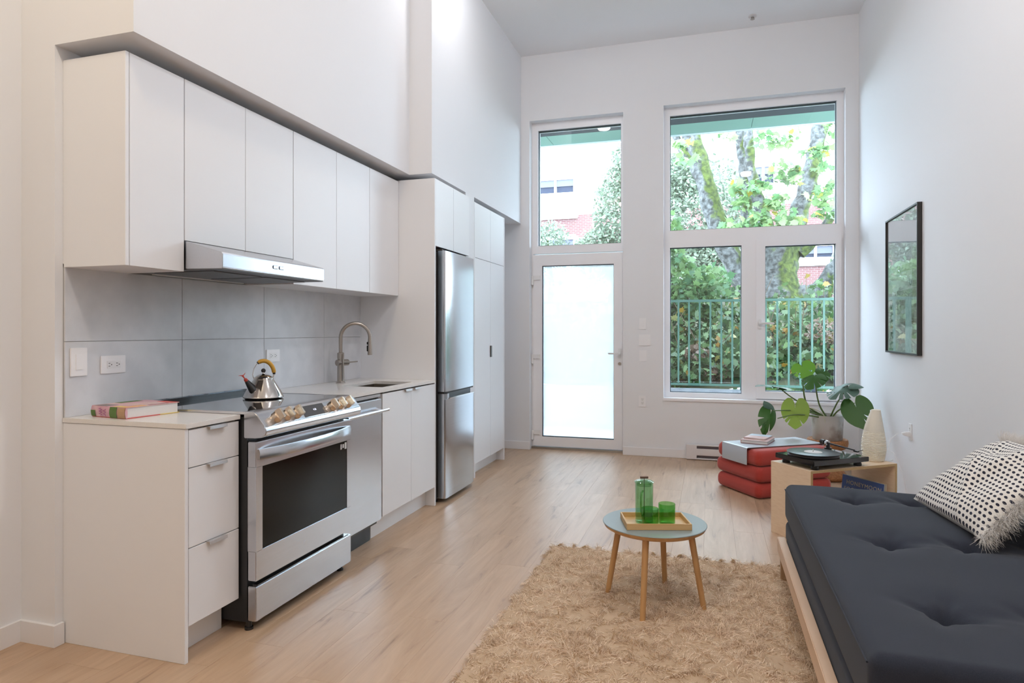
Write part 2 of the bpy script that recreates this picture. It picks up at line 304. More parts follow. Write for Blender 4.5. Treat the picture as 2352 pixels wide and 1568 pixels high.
# ------------------------------------------------------------------ room shell
FX0, FX1, FY1 = -2.71, 1.327, 6.95
fl = struct('floor', box(FX0 - .2, FX1 + .2, -3.1, FY1, -.1, -.004), 'oak_floor')
pw, pl = .178, 1.22
me_p = {}
for c in range(23):
    x0 = FX0 + c * (pw + .0005); x1 = min(x0 + pw, FX1)
    if x1 - x0 < .01: continue
    y = -1.0 - random.random() * pl
    while y < 6.8:
        L_ = min(pl, 6.8 - y); key = (round(x1 - x0, 3), round(L_, 3))
        if key not in me_p:
            me = bpy.data.meshes.new('plank'); b = box(0, x1 - x0, 0, L_, -.006, 0, .0004, 1); b.to_mesh(me); b.free(); me.materials.append(M['oak_floor']); me_p[key] = me
        o = bpy.data.objects.new('plank', me_p[key]); C.objects.link(o); o.parent = fl; o.location = (x0, y, 0); y += L_ + .0005
b = B()
bx(b, -2.95, -2.5265, 1.955, 6.69, 0, 4.22)
wl = struct('wall_left', b, 'wall_paint'); struct('wall_left', box(-2.95, -2.71, -3.1, 1.955, 0, 4.22), 'wall_paint')
struct('bulkhead', box(-2.5265, -2.122, 1.955, 4.347, 2.424, 4.22), 'wall_paint'); struct('bulkhead', box(-2.5265, -1.942, 4.347, 6.69, 2.424, 4.22), 'wall_paint')
struct('pillar', box(-2.5265, -1.942, 5.0345, 5.2355, 0, 2.424), 'wall_paint')
b = B(); Y0, Y1 = 6.69, 6.95
DX0, DX1, DZ = -1.848, -.851, 3.52; WX0, WX1, WZ0, WZ1 = -.446, 1.215, .594, 3.545
bx(b, -2.95, DX0, Y0, Y1, 0, 4.22); bx(b, DX0, DX1, Y0, Y1, DZ, 4.22); bx(b, DX1, WX0, Y0, Y1, 0, 4.22)
bx(b, WX0, WX1, Y0, Y1, 0, WZ0); bx(b, WX0, WX1, Y0, Y1, WZ1, 4.22); bx(b, WX1, 1.5, Y0, Y1, 0, 4.22)
wb = struct('wall_back', b, 'wall_paint')
wr = struct('wall_right', box(1.327, 1.55, -3.1, Y1, 0, 4.22), 'wall_paint')
struct('wall_front', box(-2.95, 1.55, -3.3, -3.1, 0, 4.22), 'wall_paint')
struct('ceiling', box(-2.95, 1.55, -3.1, Y1, 4.22, 4.4), 'ceiling_paint')
bh = .086; bt = .014
struct('baseboard_back', bx(box(-2.52, DX0 + .004, Y0 - bt, Y0, 0, bh, .003), DX1 - .002, 1.327, Y0 - bt, Y0, 0, bh, .003), 'trim_paint')
struct('baseboard_left', bx(bx(box(-2.71, -2.71 + bt, -3.1, 1.955 - bt, 0, bh), -2.71, -2.526 + bt, 1.955 - bt, 1.955, 0, bh), -2.526, -2.526 + bt, 1.955, 1.985, 0, bh), 'trim_paint')
struct('baseboard_right', box(1.327 - bt, 1.327, -3.1, Y0 - bt, 0, bh, .003), 'trim_paint')
# grey tiles behind the counter
struct('trim_1', box(-2.5262, -2.5215, 1.989, 4.332, .9, 1.545), 'grout', wl)
tx = [1.989, 2.603, 3.222, 3.843, 4.334]
for z0, z1 in ((.9165, 1.2255), (1.2275, 1.5315)):
    for a, c in zip(tx, tx[1:]):
        obj('tile', box(-2.524, -2.516, a + .0012, c - .0012, z0, z1, .0008, 1), 'tile', wl)

# ------------------------------------------------------------------ windows and door
def ring(bm, x0, x1, z0, z1, gx0, gx1, gz0, gz1, y0, y1, bev=.004):
    f = [[(x0, z0), (x1, z0), (x1, z1), (x0, z1)], [(gx0, gz0), (gx1, gz0), (gx1, gz1), (gx0, gz1)]]
    v = [[[bm.verts.new((p[0], y, p[1])) for p in q] for q in f] for y in (y0, y1)]
    fs = []
    for i in range(4):
        j = (i + 1) % 4
        for a in (0, 1): fs.append(bm.faces.new((v[a][0][i], v[a][0][j], v[a][1][j], v[a][1][i])))
        for k in (0, 1): fs.append(bm.faces.new((v[0][k][i], v[0][k][j], v[1][k][j], v[1][k][i])))
    if bev: bmesh.ops.bevel(bm, geom=[e for e in {e for q in fs for e in q.edges} if e.calc_face_angle(0) > .5], offset=bev, segments=2, affect='EDGES', clamp_overlap=True)
    return bm
FY = 6.79
def pane(parent, x0, x1, z0, z1, y=6.845, mat='window_glass', name='pane'):
    g = B(); ring(g, x0 - .01, x1 + .01, z0 - .01, z1 + .01, x0 + .005, x1 - .005, z0 + .006, z1 - .006, y - .03, y + .012, 0); obj('gasket', g, 'gasket', parent)
    obj(name, box(x0 - .002, x1 + .002, y - .003, y + .003, z0 - .002, z1 + .002), mat, parent)
w1 = thing('window_1', None, None, (WX0, Y0, WZ0)); w1['kind'] = 'structure'
b = B(); y1 = 6.90
bx(b, WX0, WX1, FY, y1, 3.466, WZ1); bx(b, WX0, -.389, FY, y1, WZ0, 3.466); bx(b, 1.157, WX1, FY, y1, 2.293, 3.466); bx(b, -.389, WX1, FY, y1, 2.12, 2.293)
bx(b, 1.19, WX1, FY, y1, WZ0, 2.12); bx(b, .302, .47, FY, y1, .646, 2.12); bx(b, -.389, .47, FY, y1, WZ0, .646); bx(b, .47, 1.19, FY, y1, WZ0, .612)
obj('window_frame', b, 'frame_white', w1)
obj('opening_sash', ring(B(), .437, 1.196, .606, 2.168, .52, 1.146, .678, 2.101, FY - .022, y1 - .02, .005), 'frame_white', w1)
pane(w1, -.389, 1.157, 2.293, 3.466); pane(w1, -.389, .302, .646, 2.12); pane(w1, .52, 1.146, .678, 2.101, 6.835)
struct('trim_2', box(WX0 - .003, WX1 + .003, Y0 - .012, FY, WZ0 - .028, WZ0 + .003, .004), 'frame_white')
hz = 1.345
h = obj('handle', bx(box(.455, .485, FY - .034, FY - .022, hz - .055, hz + .04, .005), .457, .483, FY - .06, FY - .03, hz - .015, hz + .015, .006), 'white_plastic', w1)
obj('lever', bx(B(), .462, .602, FY - .072, FY - .056, hz - .010, hz + .010, .006), 'white_plastic', h)
for k, xx in enumerate((.885, .942)): obj('spacer_tag', prism(B(), [(xx, .684), (xx + .044, .684), (xx + .044, .75), (xx + .037, .765), (xx + .022, .77), (xx + .007, .765), (xx, .75)], FY + .02, FY + .03), 'tag_blue', w1, label='small grey-blue rounded tag on the pane edge')
obj('hinge', box(1.18, 1.2, FY - .032, FY - .02, .63, .68, .003), 'white_plastic', w1)
w2 = thing('window_2', None, None, (DX0, Y0, 2.1)); w2['kind'] = 'structure'
obj('window_frame', ring(B(), DX0, DX1, 2.105, DZ, -1.781, -.886, 2.19, 3.44, FY, y1), 'frame_white', w2); pane(w2, -1.781, -.886, 2.19, 3.44)
d1 = thing('door_1', None, None, (DX0, Y0, 0)); d1['kind'] = 'structure'
b = B(); bx(b, DX0, -1.832, FY, y1, 0, 2.104); bx(b, -.8555, DX1, FY, y1, 0, 2.104)
obj('door_frame', b, 'frame_white', d1)
leaf = obj('door_leaf', ring(B(), -1.829, -.857, .03, 2.092, -1.731, -.958, .131, 1.974, FY - .015, FY + .055, .005), 'frame_white', d1)
g = B(); ring(g, -1.741, -.948, .121, 1.984, -1.724, -.962, .14, 1.967, FY + .0, FY + .02, 0); obj('gasket', g, 'gasket', d1)
obj('frosted_pane', box(-1.735, -.954, FY + .01, FY + .016, .127, 1.978), 'frosted_glass', d1)
obj('threshold', box(DX0, DX1, FY - .03, y1, 0, .022, .003), 'nickel', d1, label='dull metal door threshold')
for hz_ in (1.84, .99, .17):
    h = obj('hinge', bx(box(-1.842, -1.75, FY - .03, FY - .012, hz_ - .02, hz_ + .03, .004), -1.846, -1.822, FY - .042, FY - .014, hz_ - .075, hz_ + .03, .005), 'white_plastic', d1)
hh = obj('handle', bx(box(-.912, -.882, FY - .03, FY - .014, .985, 1.09, .005), -.908, -.886, FY - .065, FY - .028, 1.025, 1.047, .006), 'white_plastic', d1)
obj('lever', box(-1.015, -.888, FY - .078, FY - .062, 1.028, 1.045, .006), 'white_plastic', hh)
obj('key_lock', tube(tube(B(), [(-.897, FY - .016, .93), (-.897, FY - .026, .93)], .016, 16), [(-.897, FY - .026, .93), (-.897, FY - .03, .93)], .009, 12), 'nickel', d1, smooth=30)

# ------------------------------------------------------------------ ceiling lamps, sprinkler
lamp_spots = [(-1.44, 4.5, 'round white ceiling lamp near the kitchen, mirrored in the transom pane'), (.64, 1.0, 'round white ceiling lamp above the daybed side'),
              (-1.5, .9, 'unseen fill lamp added above the near end of the kitchen'), (-1.9, -1.2, 'unseen fill lamp added far behind the kitchen end'), (.1, 2.9, 'unseen fill lamp added above the coffee table')]  # last three stand out of view, added to fill the room with light
for k, (x, y, lb) in enumerate(lamp_spots):
    t = thing('ceiling_lamp', lb, 'ceiling lamp', (x, y, 4.22), group='round ceiling lamps')
    obj('housing', lathe(B(), [(0, 0), (.10, 0), (.10, -.02), (.093, -.024), (.088, -.02)], 40, (x, y, 4.22)), 'white_plastic', t, smooth=40)
    obj('diffuser', lathe(B(), [(.089, -.02), (.087, -.065), (.07, -.080), (.04, -.086), (0, -.088)], 40, (x, y, 4.22)), ('lamp_glow_soft', 'lamp_glow', 'fill_glow_warm', 'fill_glow_warm', 'lamp_glow')[k], t, smooth=60)
t = thing('ceiling_sprinkler', 'small round sprinkler cap on the ceiling above the window', 'sprinkler', (.384, 6.45, 4.22))
obj('cap', lathe(B(), [(0, 0), (.035, 0), (.038, -.006), (.02, -.012), (0, -.014)], 24, (.384, 6.45, 4.22)), 'heater_white', t, smooth=40)
obj('nozzle', lathe(B(), [(.012, -.012), (.012, -.03), (.02, -.032), (0, -.034)], 16, (.384, 6.45, 4.22)), 'nickel', t, smooth=40)

# ------------------------------------------------------------------ kitchen cabinets
KX = -1.91; BK = -2.526
def tab(parent, y0, y1, z, x=KX):
    b = prism(B(), [(x - .012, z - .003), (x + .015, z - .003), (x + .017, z - .012), (x + .0205, z - .012), (x + .019, z + .0005), (x - .012, z + .0005)], y0, y1, 'y')
    return obj('pull_tab', b, 'pull_metal', parent, label='slim brushed metal edge pull')
# left drawer unit
t = thing('drawer_cabinet', 'white three-drawer base cabinet at the near left end of the kitchen', 'cabinet', (BK, 1.989, 0))
obj('side_panel', box(BK, KX, 1.989, 2.006, 0, .895, .001, 1), 'cabinet', t)
b = B(); bx(b, BK, KX - .02, 2.006, 2.284, .135, .89); bx(b, BK, -2.0, 2.006, 2.284, 0, .136); obj('carcass', b, 'cabinet', t)
for z0, z1 in ((.745, .889), (.437, .741), (.137, .433)):
    d = obj('drawer', box(KX - .019, KX, 2.0085, 2.2835, z0, z1, .001, 1), 'cabinet', t); tab(d, 2.10, 2.195, z1 + .003)
# sink cabinet
t = thing('sink_cabinet', 'white two-door base cabinet under the sink, beside the fridge panel', 'cabinet', (BK, 3.53, 0))
for q in ((BK, KX - .02, 3.53, 3.545, .136, .888), (BK, KX - .02, 4.31, 4.325, .136, .888), (BK, BK + .015, 3.545, 4.31, .136, .888), (BK + .015, KX - .02, 3.545, 4.31, .136, .15)): obj('carcass_panel', box(*q), 'cabinet', t)
obj('toe_kick', box(-2.0, -1.985, 3.531, 4.325, 0, .135), 'cabinet', t); obj('side_panel', box(-2.5, -2.001, 3.53, 3.545, 0, .135), 'cabinet', t)
for y0, y1, hy in ((3.545, 3.939, (3.83, 3.92)), (3.943, 4.325, (3.965, 4.055))):
    d = obj('door', box(KX - .019, KX, y0, y1, .137, .886, .001, 1), 'cabinet', t); tab(d, *hy, .889)
t = thing('fridge_side_panel', 'tall white panel between the sink counter and the fridge', 'panel', (BK, 4.327, 0))
obj('panel', box(BK, KX, 4.327, 4.346, 0, 2.382, .001, 1), 'cabinet', t)
# upper cabinets
UX = -2.2
def upper(label, y0, y1, z0, doors, end=None):
    t = thing('upper_cabinet', label, 'cabinet', (BK, y0, z0), group='white upper cabinets')
    obj('carcass', box(BK, UX - .02, y0 + (0 if end is None else .0), y1, z0, 2.375), 'cabinet', t)
    if end: obj('side_panel', box(BK, UX, end[0], end[1], z0, 2.375, .001, 1), 'cabinet', t)
    for a, c in doors: obj('door', box(UX - .019, UX, a + .0015, c - .0015, z0, 2.375, .001, 1), 'cabinet', t)
upper('white upper cabinet at the near left end, one narrow door', 2.008, 2.288, 1.530, [(2.008, 2.288)], (1.989, 2.0065))
upper('white upper cabinet above the range hood, two shorter doors', 2.29, 3.06, 1.667, [(2.29, 2.679), (2.679, 3.062)])
upper('white upper cabinet just right of the range hood, two doors', 3.064, 3.90, 1.530, [(3.064, 3.496), (3.496, 3.901)])
upper('white upper cabinet above the sink, one door against the tall panel', 3.902, 4.326, 1.530, [(3.902, 4.326)])
t = thing('fridge_cabinet', 'white two-door cabinet above the fridge', 'cabinet', (BK, 4.35, 1.891))
obj('carcass', box(BK, KX - .02, 4.35, 5.03, 1.905, 2.382), 'cabinet', t)
for a, c in ((4.348, 4.684), (4.688, 5.032)): obj('door', box(KX - .019, KX, a, c, 1.891, 2.382, .001, 1), 'cabinet', t)
t = thing('pantry_cabinet', 'tall white pantry cabinet right of the fridge, four doors', 'cabinet', (BK, 5.24, 0))
PX = -1.942
b = B(); bx(b, BK, PX - .02, 5.262, 6.075, .118, 2.386); bx(b, BK, -2.02, 5.262, 6.075, 0, .118); obj('carcass', b, 'cabinet', t)
obj('side_panel', box(BK, PX + .002, 5.237, 5.258, 0, 2.386, .001, 1), 'cabinet', t); obj('side_panel', box(BK, PX + .002, 6.074, 6.092, 0, 2.386, .001, 1), 'cabinet', t)
for a, c in ((5.261, 5.666), (5.67, 6.072)):
    obj('door', box(PX - .019, PX, a, c, 1.909, 2.386, .001, 1), 'cabinet', t); d = obj('door', box(PX - .019, PX, a, c, .118, 1.905, .001, 1), 'cabinet', t)
obj('handle', box(PX - .001, PX + .010, 5.655, 5.69, 1.03, 1.135, .002), 'dark_grey', t, label='short dark recessed pull')
# countertops and sink
ct = thing('countertop', 'short pale stone countertop carrying the pink cookbook', 'countertop', (BK, 1.986, .896))
obj('slab', box(BK, -1.903, 1.986, 2.286, .8965, .916, .0015), 'quartz', ct)
ct = thing('countertop', 'long pale stone countertop around the sink', 'countertop', (BK, 3.055, .896))
SX0, SX1, SY0, SY1 = -2.275, -1.975, 3.66, 4.10
b = B(); bx(b, BK, SX0, 3.056, 4.326, .8965, .916); bx(b, SX1, -1.903, 3.056, 4.326, .8965, .916); bx(b, SX0, SX1, 3.056, SY0, .8965, .916); bx(b, SX0, SX1, SY1, 4.326, .8965, .916)
obj('slab', b, 'quartz', ct)
sk = thing('sink', 'undermounted stainless steel sink in the long countertop', 'sink', (-2.12, 3.88, .75))
b = B(); x0, x1, y0, y1_ = SX0 - .008, SX1 + .008, SY0 - .008, SY1 + .008; t_ = .004
bx(b, x0, x1, y0, y1_, .74, .745); bx(b, x0, x0 + t_, y0, y1_, .745, .896); bx(b, x1 - t_, x1, y0, y1_, .745, .896); bx(b, x0, x1, y0, y0 + t_, .745, .896); bx(b, x0, x1, y1_ - t_, y1_, .745, .896)
obj('basin', b, 'nickel', sk); obj('drain', lathe(B(), [(0, 0), (.04, 0), (.043, .004), (.03, .006), (0, .003)], 24, (-2.12, 3.88, .745)), 'steel_smooth', sk, smooth=30)
# faucet
fc = thing('faucet', 'brushed nickel gooseneck pull-down faucet behind the sink', 'faucet', (-2.40, 3.865, .916)); fx, fy = -2.40, 3.865
obj('body', lathe(B(), [(0, 0), (.030, 0), (.030, .006), (.0235, .014), (.0225, .17), (.0235, .172), (.0235, .205), (.017, .208), (0, .208)], 28, (fx, fy, .916)), 'nickel', fc, smooth=35)
da = Vector((.80, .60, 0)).normalized(); pts = [(fx, fy, 1.11)] + [(fx, fy, 1.11 + k * .03) for k in range(1, 4)]
cr_ = .098; zc = 1.225
pts = [(fx, fy, 1.10), (fx, fy, 1.16)] + [(fx + da.x * cr_ * (1 - math.cos(a)), fy + da.y * cr_ * (1 - math.cos(a)), zc + cr_ * math.sin(a)) for a in [PI * k / 16 for k in range(0, 17)]]
ex = pts[-1]; obj('neck', tube(B(), pts, .0125, 16), 'nickel', fc, smooth=40)
hd = obj('spray_head', tube(B(), [ex, (ex[0], ex[1], ex[2] - .02), (ex[0], ex[1], ex[2] - .12)], [.0125, .0145, .0155], 18), 'nickel', fc, smooth=40)
obj('spray_button', box(ex[0] - .0185, ex[0] - .012, ex[1] - .014, ex[1] + .004, ex[2] - .095, ex[2] - .055, .002), 'black_matt', hd, label='black spray button'); obj('spray_button', box(ex[0] - .0185, ex[0] - .012, ex[1] - .014, ex[1] + .004, ex[2] - .048, ex[2] - .03, .002), 'black_matt', hd)
lv = obj('valve', tube(B(), [(fx - .01, fy - .03, 1.055), (fx + .02, fy + .055, 1.055)], .021, 20), 'nickel', fc, smooth=35)
obj('lever', tube(B(), [(fx + .02, fy + .055, 1.055), (fx + .055, fy + .125, 1.058)], .0045, 10), 'nickel', lv, smooth=40)

# ------------------------------------------------------------------ range hood
hd = thing('range_hood', 'stainless steel under-cabinet range hood above the range', 'range hood', (BK, 2.292, 1.537))
obj('body', prism(B(), [(-2.50, 1.547), (-2.004, 1.540), (-2.0, 1.545), (-2.0, 1.603), (-2.006, 1.610), (-2.2, 1.6655), (-2.50, 1.6655)], 2.292, 3.056, 'y', .002), 'steel', hd)
u = bx(B(), -2.497, -2.005, 2.295, 3.053, 1.5365, 1.5415, .001, 1); obj('underside', u, 'filter_mesh', hd)
for a, c in ((2.34, 2.66), (2.69, 3.01)): obj('filter', box(-2.42, -2.09, a, c, 1.532, 1.5365, .001, 1), 'filter_mesh', hd)
obj('vent_strip', box(-2.495, -2.475, 2.40, 3.0, 1.532, 1.537), 'white_plastic', hd, label='pale light strip at the back of the hood')
for a in (2.625, 2.672): obj('button', box(-2.001, -1.9965, a, a + .04, 1.568, 1.585, .003), 'steel_smooth', hd)

# ------------------------------------------------------------------ range
rg = thing('range', 'stainless steel slide-in range with black glass cooktop and six knobs', 'range', (-2.5, 2.292, 0)); RX = -1.83
obj('body', box(-2.50, RX - .045, 2.2925, 3.0475, .035, .905), 'black_satin', rg)
ck = obj('cooktop', box(-2.455, -1.884, 2.296, 3.050, .9165, .926, .002), 'black_gloss', rg)
for a in (2.289, 3.0495): obj('rim', box(-2.46, -1.88, a, a + .007, .9165, .9275), 'steel_smooth', ck)
obj('riser', box(-2.513, -2.455, 2.29, 3.05, .9165, .945, .004), 'black_satin', rg, label='black raised vent strip at the back')
for a, c in ((2.36, 2.44), (2.48, 2.60), (2.62, 2.70), (2.73, 2.85), (2.87, 2.98)): obj('vent_slot', box(-2.495, -2.470, a, c, .9445, .9465, .0005, 1), 'vent_slot', rg)
cp = obj('control_panel', prism(B(), [(-1.888, .9285), (-1.845, .9285), (-1.832, .9255), (-1.820, .916), (-1.783, .869), (-1.776, .856), (-1.775, .843), (-1.781, .830), (-1.796, .822), (-1.83, .818), (-1.888, .816)], 2.287, 3.058, 'y', .003), 'steel_smooth', rg, smooth=32)
P0 = Vector((-1.820, 0, .916)); P1 = Vector((-1.783, 0, .869)); sd = (P1 - P0).normalized(); nd = Vector((-sd.z, 0, sd.x)) * 1.0
if nd.x < 0: nd = -nd
pc = (P0 + P1) / 2
def onp(y, s, h): return Vector((pc.x, y, pc.z)) + sd * s + nd * h
def slab_on(bm, y0, y1, s0, s1, h0, h1):
    v = [bm.verts.new(onp(*q)) for q in ((y0, s0, h0), (y1, s0, h0), (y1, s1, h0), (y0, s1, h0), (y0, s0, h1), (y1, s0, h1), (y1, s1, h1), (y0, s1, h1))]
    for q in ((3, 2, 1, 0), (4, 5, 6, 7), (0, 1, 5, 4), (1, 2, 6, 5), (2, 3, 7, 6), (3, 0, 4, 7)): bm.faces.new([v[i] for i in q])
    return bm
obj('bezel', slab_on(B(), 2.573, 2.763, -.034, .030, -.002, .0008), 'chrome', cp); dsp = obj('display', slab_on(B(), 2.577, 2.759, -.031, .028, -.002, .0018), 'black_gloss', cp, label='black glass clock display')
text('clock_digits', '4:28', .014, 'display_glow', cp, frame_mtx(onp(2.675, -.004, .0022), (0, 1, 0), -sd), .0002)
def knob(y):
    b = tube(B(), [onp(y, 0, -.003), onp(y, 0, .020), onp(y, 0, .024)], [.0265, .0245, .022], 28); k = obj('knob', b, 'knob_metal', rg, smooth=30)
    b = B(); w = .0085
    v = []
    for s_, hh_ in ((-.025, .020), (.025, .020), (.0235, .045), (-.0235, .045)): v.append((s_, hh_))
    A = [b.verts.new(onp(y - w * (.95 if h_ > .03 else 1.6), s_, h_)) for s_, h_ in v]; Z = [b.verts.new(onp(y + w * (.95 if h_ > .03 else 1.6), s_, h_)) for s_, h_ in v]
    b.faces.new(A); b.faces.new(Z[::-1])
    for i in range(4): b.faces.new((A[i], A[(i + 1) % 4], Z[(i + 1) % 4], Z[i]))
    bmesh.ops.bevel(b, geom=b.edges[:], offset=.002, segments=2, affect='EDGES'); obj('grip', b, 'knob_metal', k)
for y in (2.385, 2.455, 2.525, 2.815, 2.885, 2.955): knob(y)
dr = obj('oven_door', ring(B(), 0, 0, 0, 0, 0, 0, 0, 0, 0, 0) if False else B(), 'steel', rg) if False else None
b = B(); X0 = RX - .042
bx(b, X0, RX, 2.2925, 3.0475, .212, .340, .003); bx(b, X0, RX, 2.2925, 3.0475, .690, .800, .003); bx(b, X0, RX, 2.2925, 2.334, .336, .694); bx(b, X0, RX, 3.008, 3.0475, .336, .694)
dr = obj('oven_door', b, 'steel', rg)
obj('door_glass', box(X0 + .004, RX - .002, 2.332, 3.010, .337, .693, .002, 1), 'oven_glass', dr)
b = B(); nseg = 20; pr = []
for k in range(nseg + 1):
    s = k / nseg; y = 2.306 + s * .728; dx = .050 * (1 - abs(2 * s - 1) ** 2.6) + .004; pr.append((RX + dx, y))
rings = [[b.verts.new(p) for p in ((x - .010, y, .722), (x + .004, y, .724), (x + .006, y, .752), (x + .0, y, .768), (x - .012, y, .768))] for x, y in pr]
for a, c in zip(rings, rings[1:]):
    for i in range(5): b.faces.new((a[i], a[(i + 1) % 5], c[(i + 1) % 5], c[i]))
b.faces.new(rings[0]); b.faces.new(rings[-1][::-1]); obj('door_handle', b, 'steel_smooth', dr, smooth=50)
b = bx(B(), RX - .001, RX + .0006, 2.945, 2.957, .655, .682); obj('energy_label', bx(bx(b, RX - .001, RX + .0006, 2.965, 2.978, .660, .680), RX - .001, RX + .0006, 2.985, 3.002, .652, .685), 'label_white', dr, label='small white sticker marks on the oven glass')
obj('maker_mark', tube(B(), [(RX - .001, 2.64, .268), (RX + .0006, 2.64, .268)], .011, 20), 'steel_smooth', dr, label='small round embossed mark')
obj('storage_drawer', box(X0, RX, 2.2925, 3.0475, .042, .188, .003), 'steel', rg); obj('drawer_lip', box(RX - .03, RX - .006, 2.31, 3.03, .188, .193), 'black_gloss', rg)
for x, y in ((-1.88, 2.31), (-1.88, 3.02), (-2.45, 2.31), (-2.45, 3.02)): obj('foot', lathe(B(), [(0, 0), (.018, 0), (.018, .01), (.012, .012), (.012, .045), (0, .045)], 14, (x, y, 0)), 'black_satin', rg, smooth=40)
# ------------------------------------------------------------------ dishwasher
dw = thing('dishwasher', 'narrow stainless steel dishwasher between the range and the sink cabinet', 'dishwasher', (-2.5, 3.075, 0))
obj('body', box(-2.49, KX - .03, 3.066, 3.526, .1, .885), 'dark_grey', dw); obj('toe_kick', box(-2.45, -1.975, 3.066, 3.505, .0, .12), 'black_satin', dw)
obj('control_strip', box(KX - .028, KX - .004, 3.066, 3.526, .872, .890), 'steel_smooth', dw)
d = obj('door', box(KX - .03, KX + .003, 3.064, 3.527, .128, .862, .004), 'steel', dw)
hb = obj('handle', tube(B(), [(KX + .046, 3.07, .795), (KX + .046, 3.532, .795)], .0095, 16), 'steel_smooth', d, smooth=40)
for y in (3.10, 3.49): obj('post', tube(B(), [(KX, y, .795), (KX + .044, y, .795)], .006, 12), 'steel_smooth', d, smooth=40)
# ------------------------------------------------------------------ fridge
fg = thing('refrigerator', 'tall stainless steel bottom-freezer refrigerator', 'refrigerator', (-2.5, 4.40, 0)); GX = -1.857
obj('cabinet_body', box(-2.49, GX - .07, 4.40, 5.015, .03, 1.855, .004), 'fridge_side', fg)
def fdoor(z0, z1, nm):
    pr = [(GX - .062, 4.405), (GX - .012, 4.405), (GX - .004, 4.412), (GX, 4.43), (GX + .004, 4.60), (GX + .005, 4.72), (GX + .004, 4.86), (GX, 4.99), (GX - .004, 5.007), (GX - .012, 5.015), (GX - .062, 5.015)]
    return obj(nm, prism(B(), pr, z0, z1, 'z'), 'steel_fridge', fg, smooth=35)
u_ = fdoor(.822, 1.862, 'upper_door'); l_ = fdoor(.035, .765, 'freezer_door')
b = B(); prism(b, [(GX - .062, 4.405), (GX - .012, 4.405), (GX - .002, 4.44), (GX - .002, 4.475), (GX - .062, 4.475)], .765, .806, 'z'); obj('grip_end', b, 'steel_fridge', fg)
obj('grip_recess', box(GX - .06, GX - .035, 4.47, 5.01, .765, .812), 'black_satin', fg); obj('grip_lip', box(GX - .03, GX + .006, 4.475, 5.0, .765, .772, .002), 'chrome', l_)
obj('gap_strip', box(GX - .06, GX - .012, 4.41, 5.01, .808, .824), 'black_matt', fg)
obj('hinge_cover', box(GX - .10, GX - .03, 4.41, 4.47, 1.862, 1.875, .004), 'dark_grey', fg)
obj('gasket', box(GX - .071, GX - .062, 4.412, 5.01, .04, 1.85), 'black_matt', fg)
for y in (4.44, 4.98): obj('foot', lathe(B(), [(0, 0), (.02, 0), (.02, .012), (.012, .014), (.012, .035), (0, .035)], 14, (GX - .1, y, 0)), 'black_satin', fg, smooth=40)

# ------------------------------------------------------------------ electrical plates
def plate(name, label, cat, o, ux, uz, n, w, h, items, group=None):
    t = thing(name, label, cat, o, group=group); ux = Vector(ux); uz = Vector(uz); n = Vector(n); o = Vector(o)
    def bb(a0, a1, c0, c1, d0, d1, bev=0):
        b = bmesh.new(); v = [b.verts.new(o + ux * a + uz * c + n * d) for a, c, d in ((a0, c0, d0), (a1, c0, d0), (a1, c1, d0), (a0, c1, d0), (a0, c0, d1), (a1, c0, d1), (a1, c1, d1), (a0, c1, d1))]
        fs = [b.faces.new([v[i] for i in q]) for q in ((3, 2, 1, 0), (4, 5, 6, 7), (0, 1, 5, 4), (1, 2, 6, 5), (2, 3, 7, 6), (3, 0, 4, 7))]
        if bev: bmesh.ops.bevel(b, geom=b.edges[:], offset=bev, segments=2, affect='EDGES')
        return b
    obj('cover_plate', bb(-w / 2, w / 2, -h / 2, h / 2, 0, .006, .002), 'switch_plastic', t)
    for it in items:
        if it[0] == 'rocker': obj('rocker', bb(it[1] - .0165, it[1] + .0165, -.033, .033, .003, .009, .0015), 'switch_plastic', t)
        if it[0] == 'insert': obj('insert', bb(it[1] - .017, it[1] + .017, -.034, .034, .003, .0075, .001), 'white_plastic', t)
        if it[0] == 'slot': obj('slot', bb(it[1] - it[3] / 2, it[1] + it[3] / 2, it[2] - it[4] / 2, it[2] + it[4] / 2, .006, .0082), 'slot_dark', t)
    return t, o, ux, uz, n
def outl(rot=False):
    r = [('insert', 0)]
    for s in (-.019, .019):
        for a in (-.006, .006): r.append(('slot', a, s + .004, .0022, .008))
        r.append(('slot', 0, s - .007, .004, .004))
    return r
n = (1, 0, 0); XT = -2.5155
plate('light_switch', 'white single rocker switch on the grey tiles, nearest the left wall', 'switch', (XT, 2.047, 1.141), (0, 1, 0), (0, 0, 1), n, .076, .118, [('rocker', 0)])
plate('power_outlet', 'white sideways outlet on the grey tiles beside the rocker switch', 'outlet', (XT, 2.210, 1.123), (0, 0, 1), (0, -1, 0), n, .078, .124, outl(), 'sideways outlets on the tiles')
plate('power_outlet', 'white sideways outlet on the grey tiles right of the kettle', 'outlet', (XT, 3.30, 1.122), (0, 0, 1), (0, -1, 0), n, .074, .124, outl(), 'sideways outlets on the tiles')
n = (0, -1, 0); YW = 6.6895
plate('light_switch', 'white single switch between door and window, topmost plate', 'switch', (-.652, YW, 1.345), (1, 0, 0), (0, 0, 1), n, .07, .115, [('rocker', 0)])
plate('light_switch', 'white double rocker switch between door and window', 'switch', (-.632, YW, 1.178), (1, 0, 0), (0, 0, 1), n, .115, .115, [('rocker', -.023), ('rocker', .023)])
plate('blank_plate', 'blank white wall plate below the double switch', 'wall plate', (-.648, YW, 1.018), (1, 0, 0), (0, 0, 1), n, .075, .115, [])
plate('power_outlet', 'white upright outlet low on the wall between door and window', 'outlet', (-.655, YW, .555), (1, 0, 0), (0, 0, 1), n, .072, .115, outl())
n = (-1, 0, 0); t, *_ = plate('power_outlet', 'white outlet with a plugged-in cord on the right wall beside the lamp', 'outlet', (1.3265, 5.07, .575), (0, 1, 0), (0, 0, 1), n, .072, .115, outl())
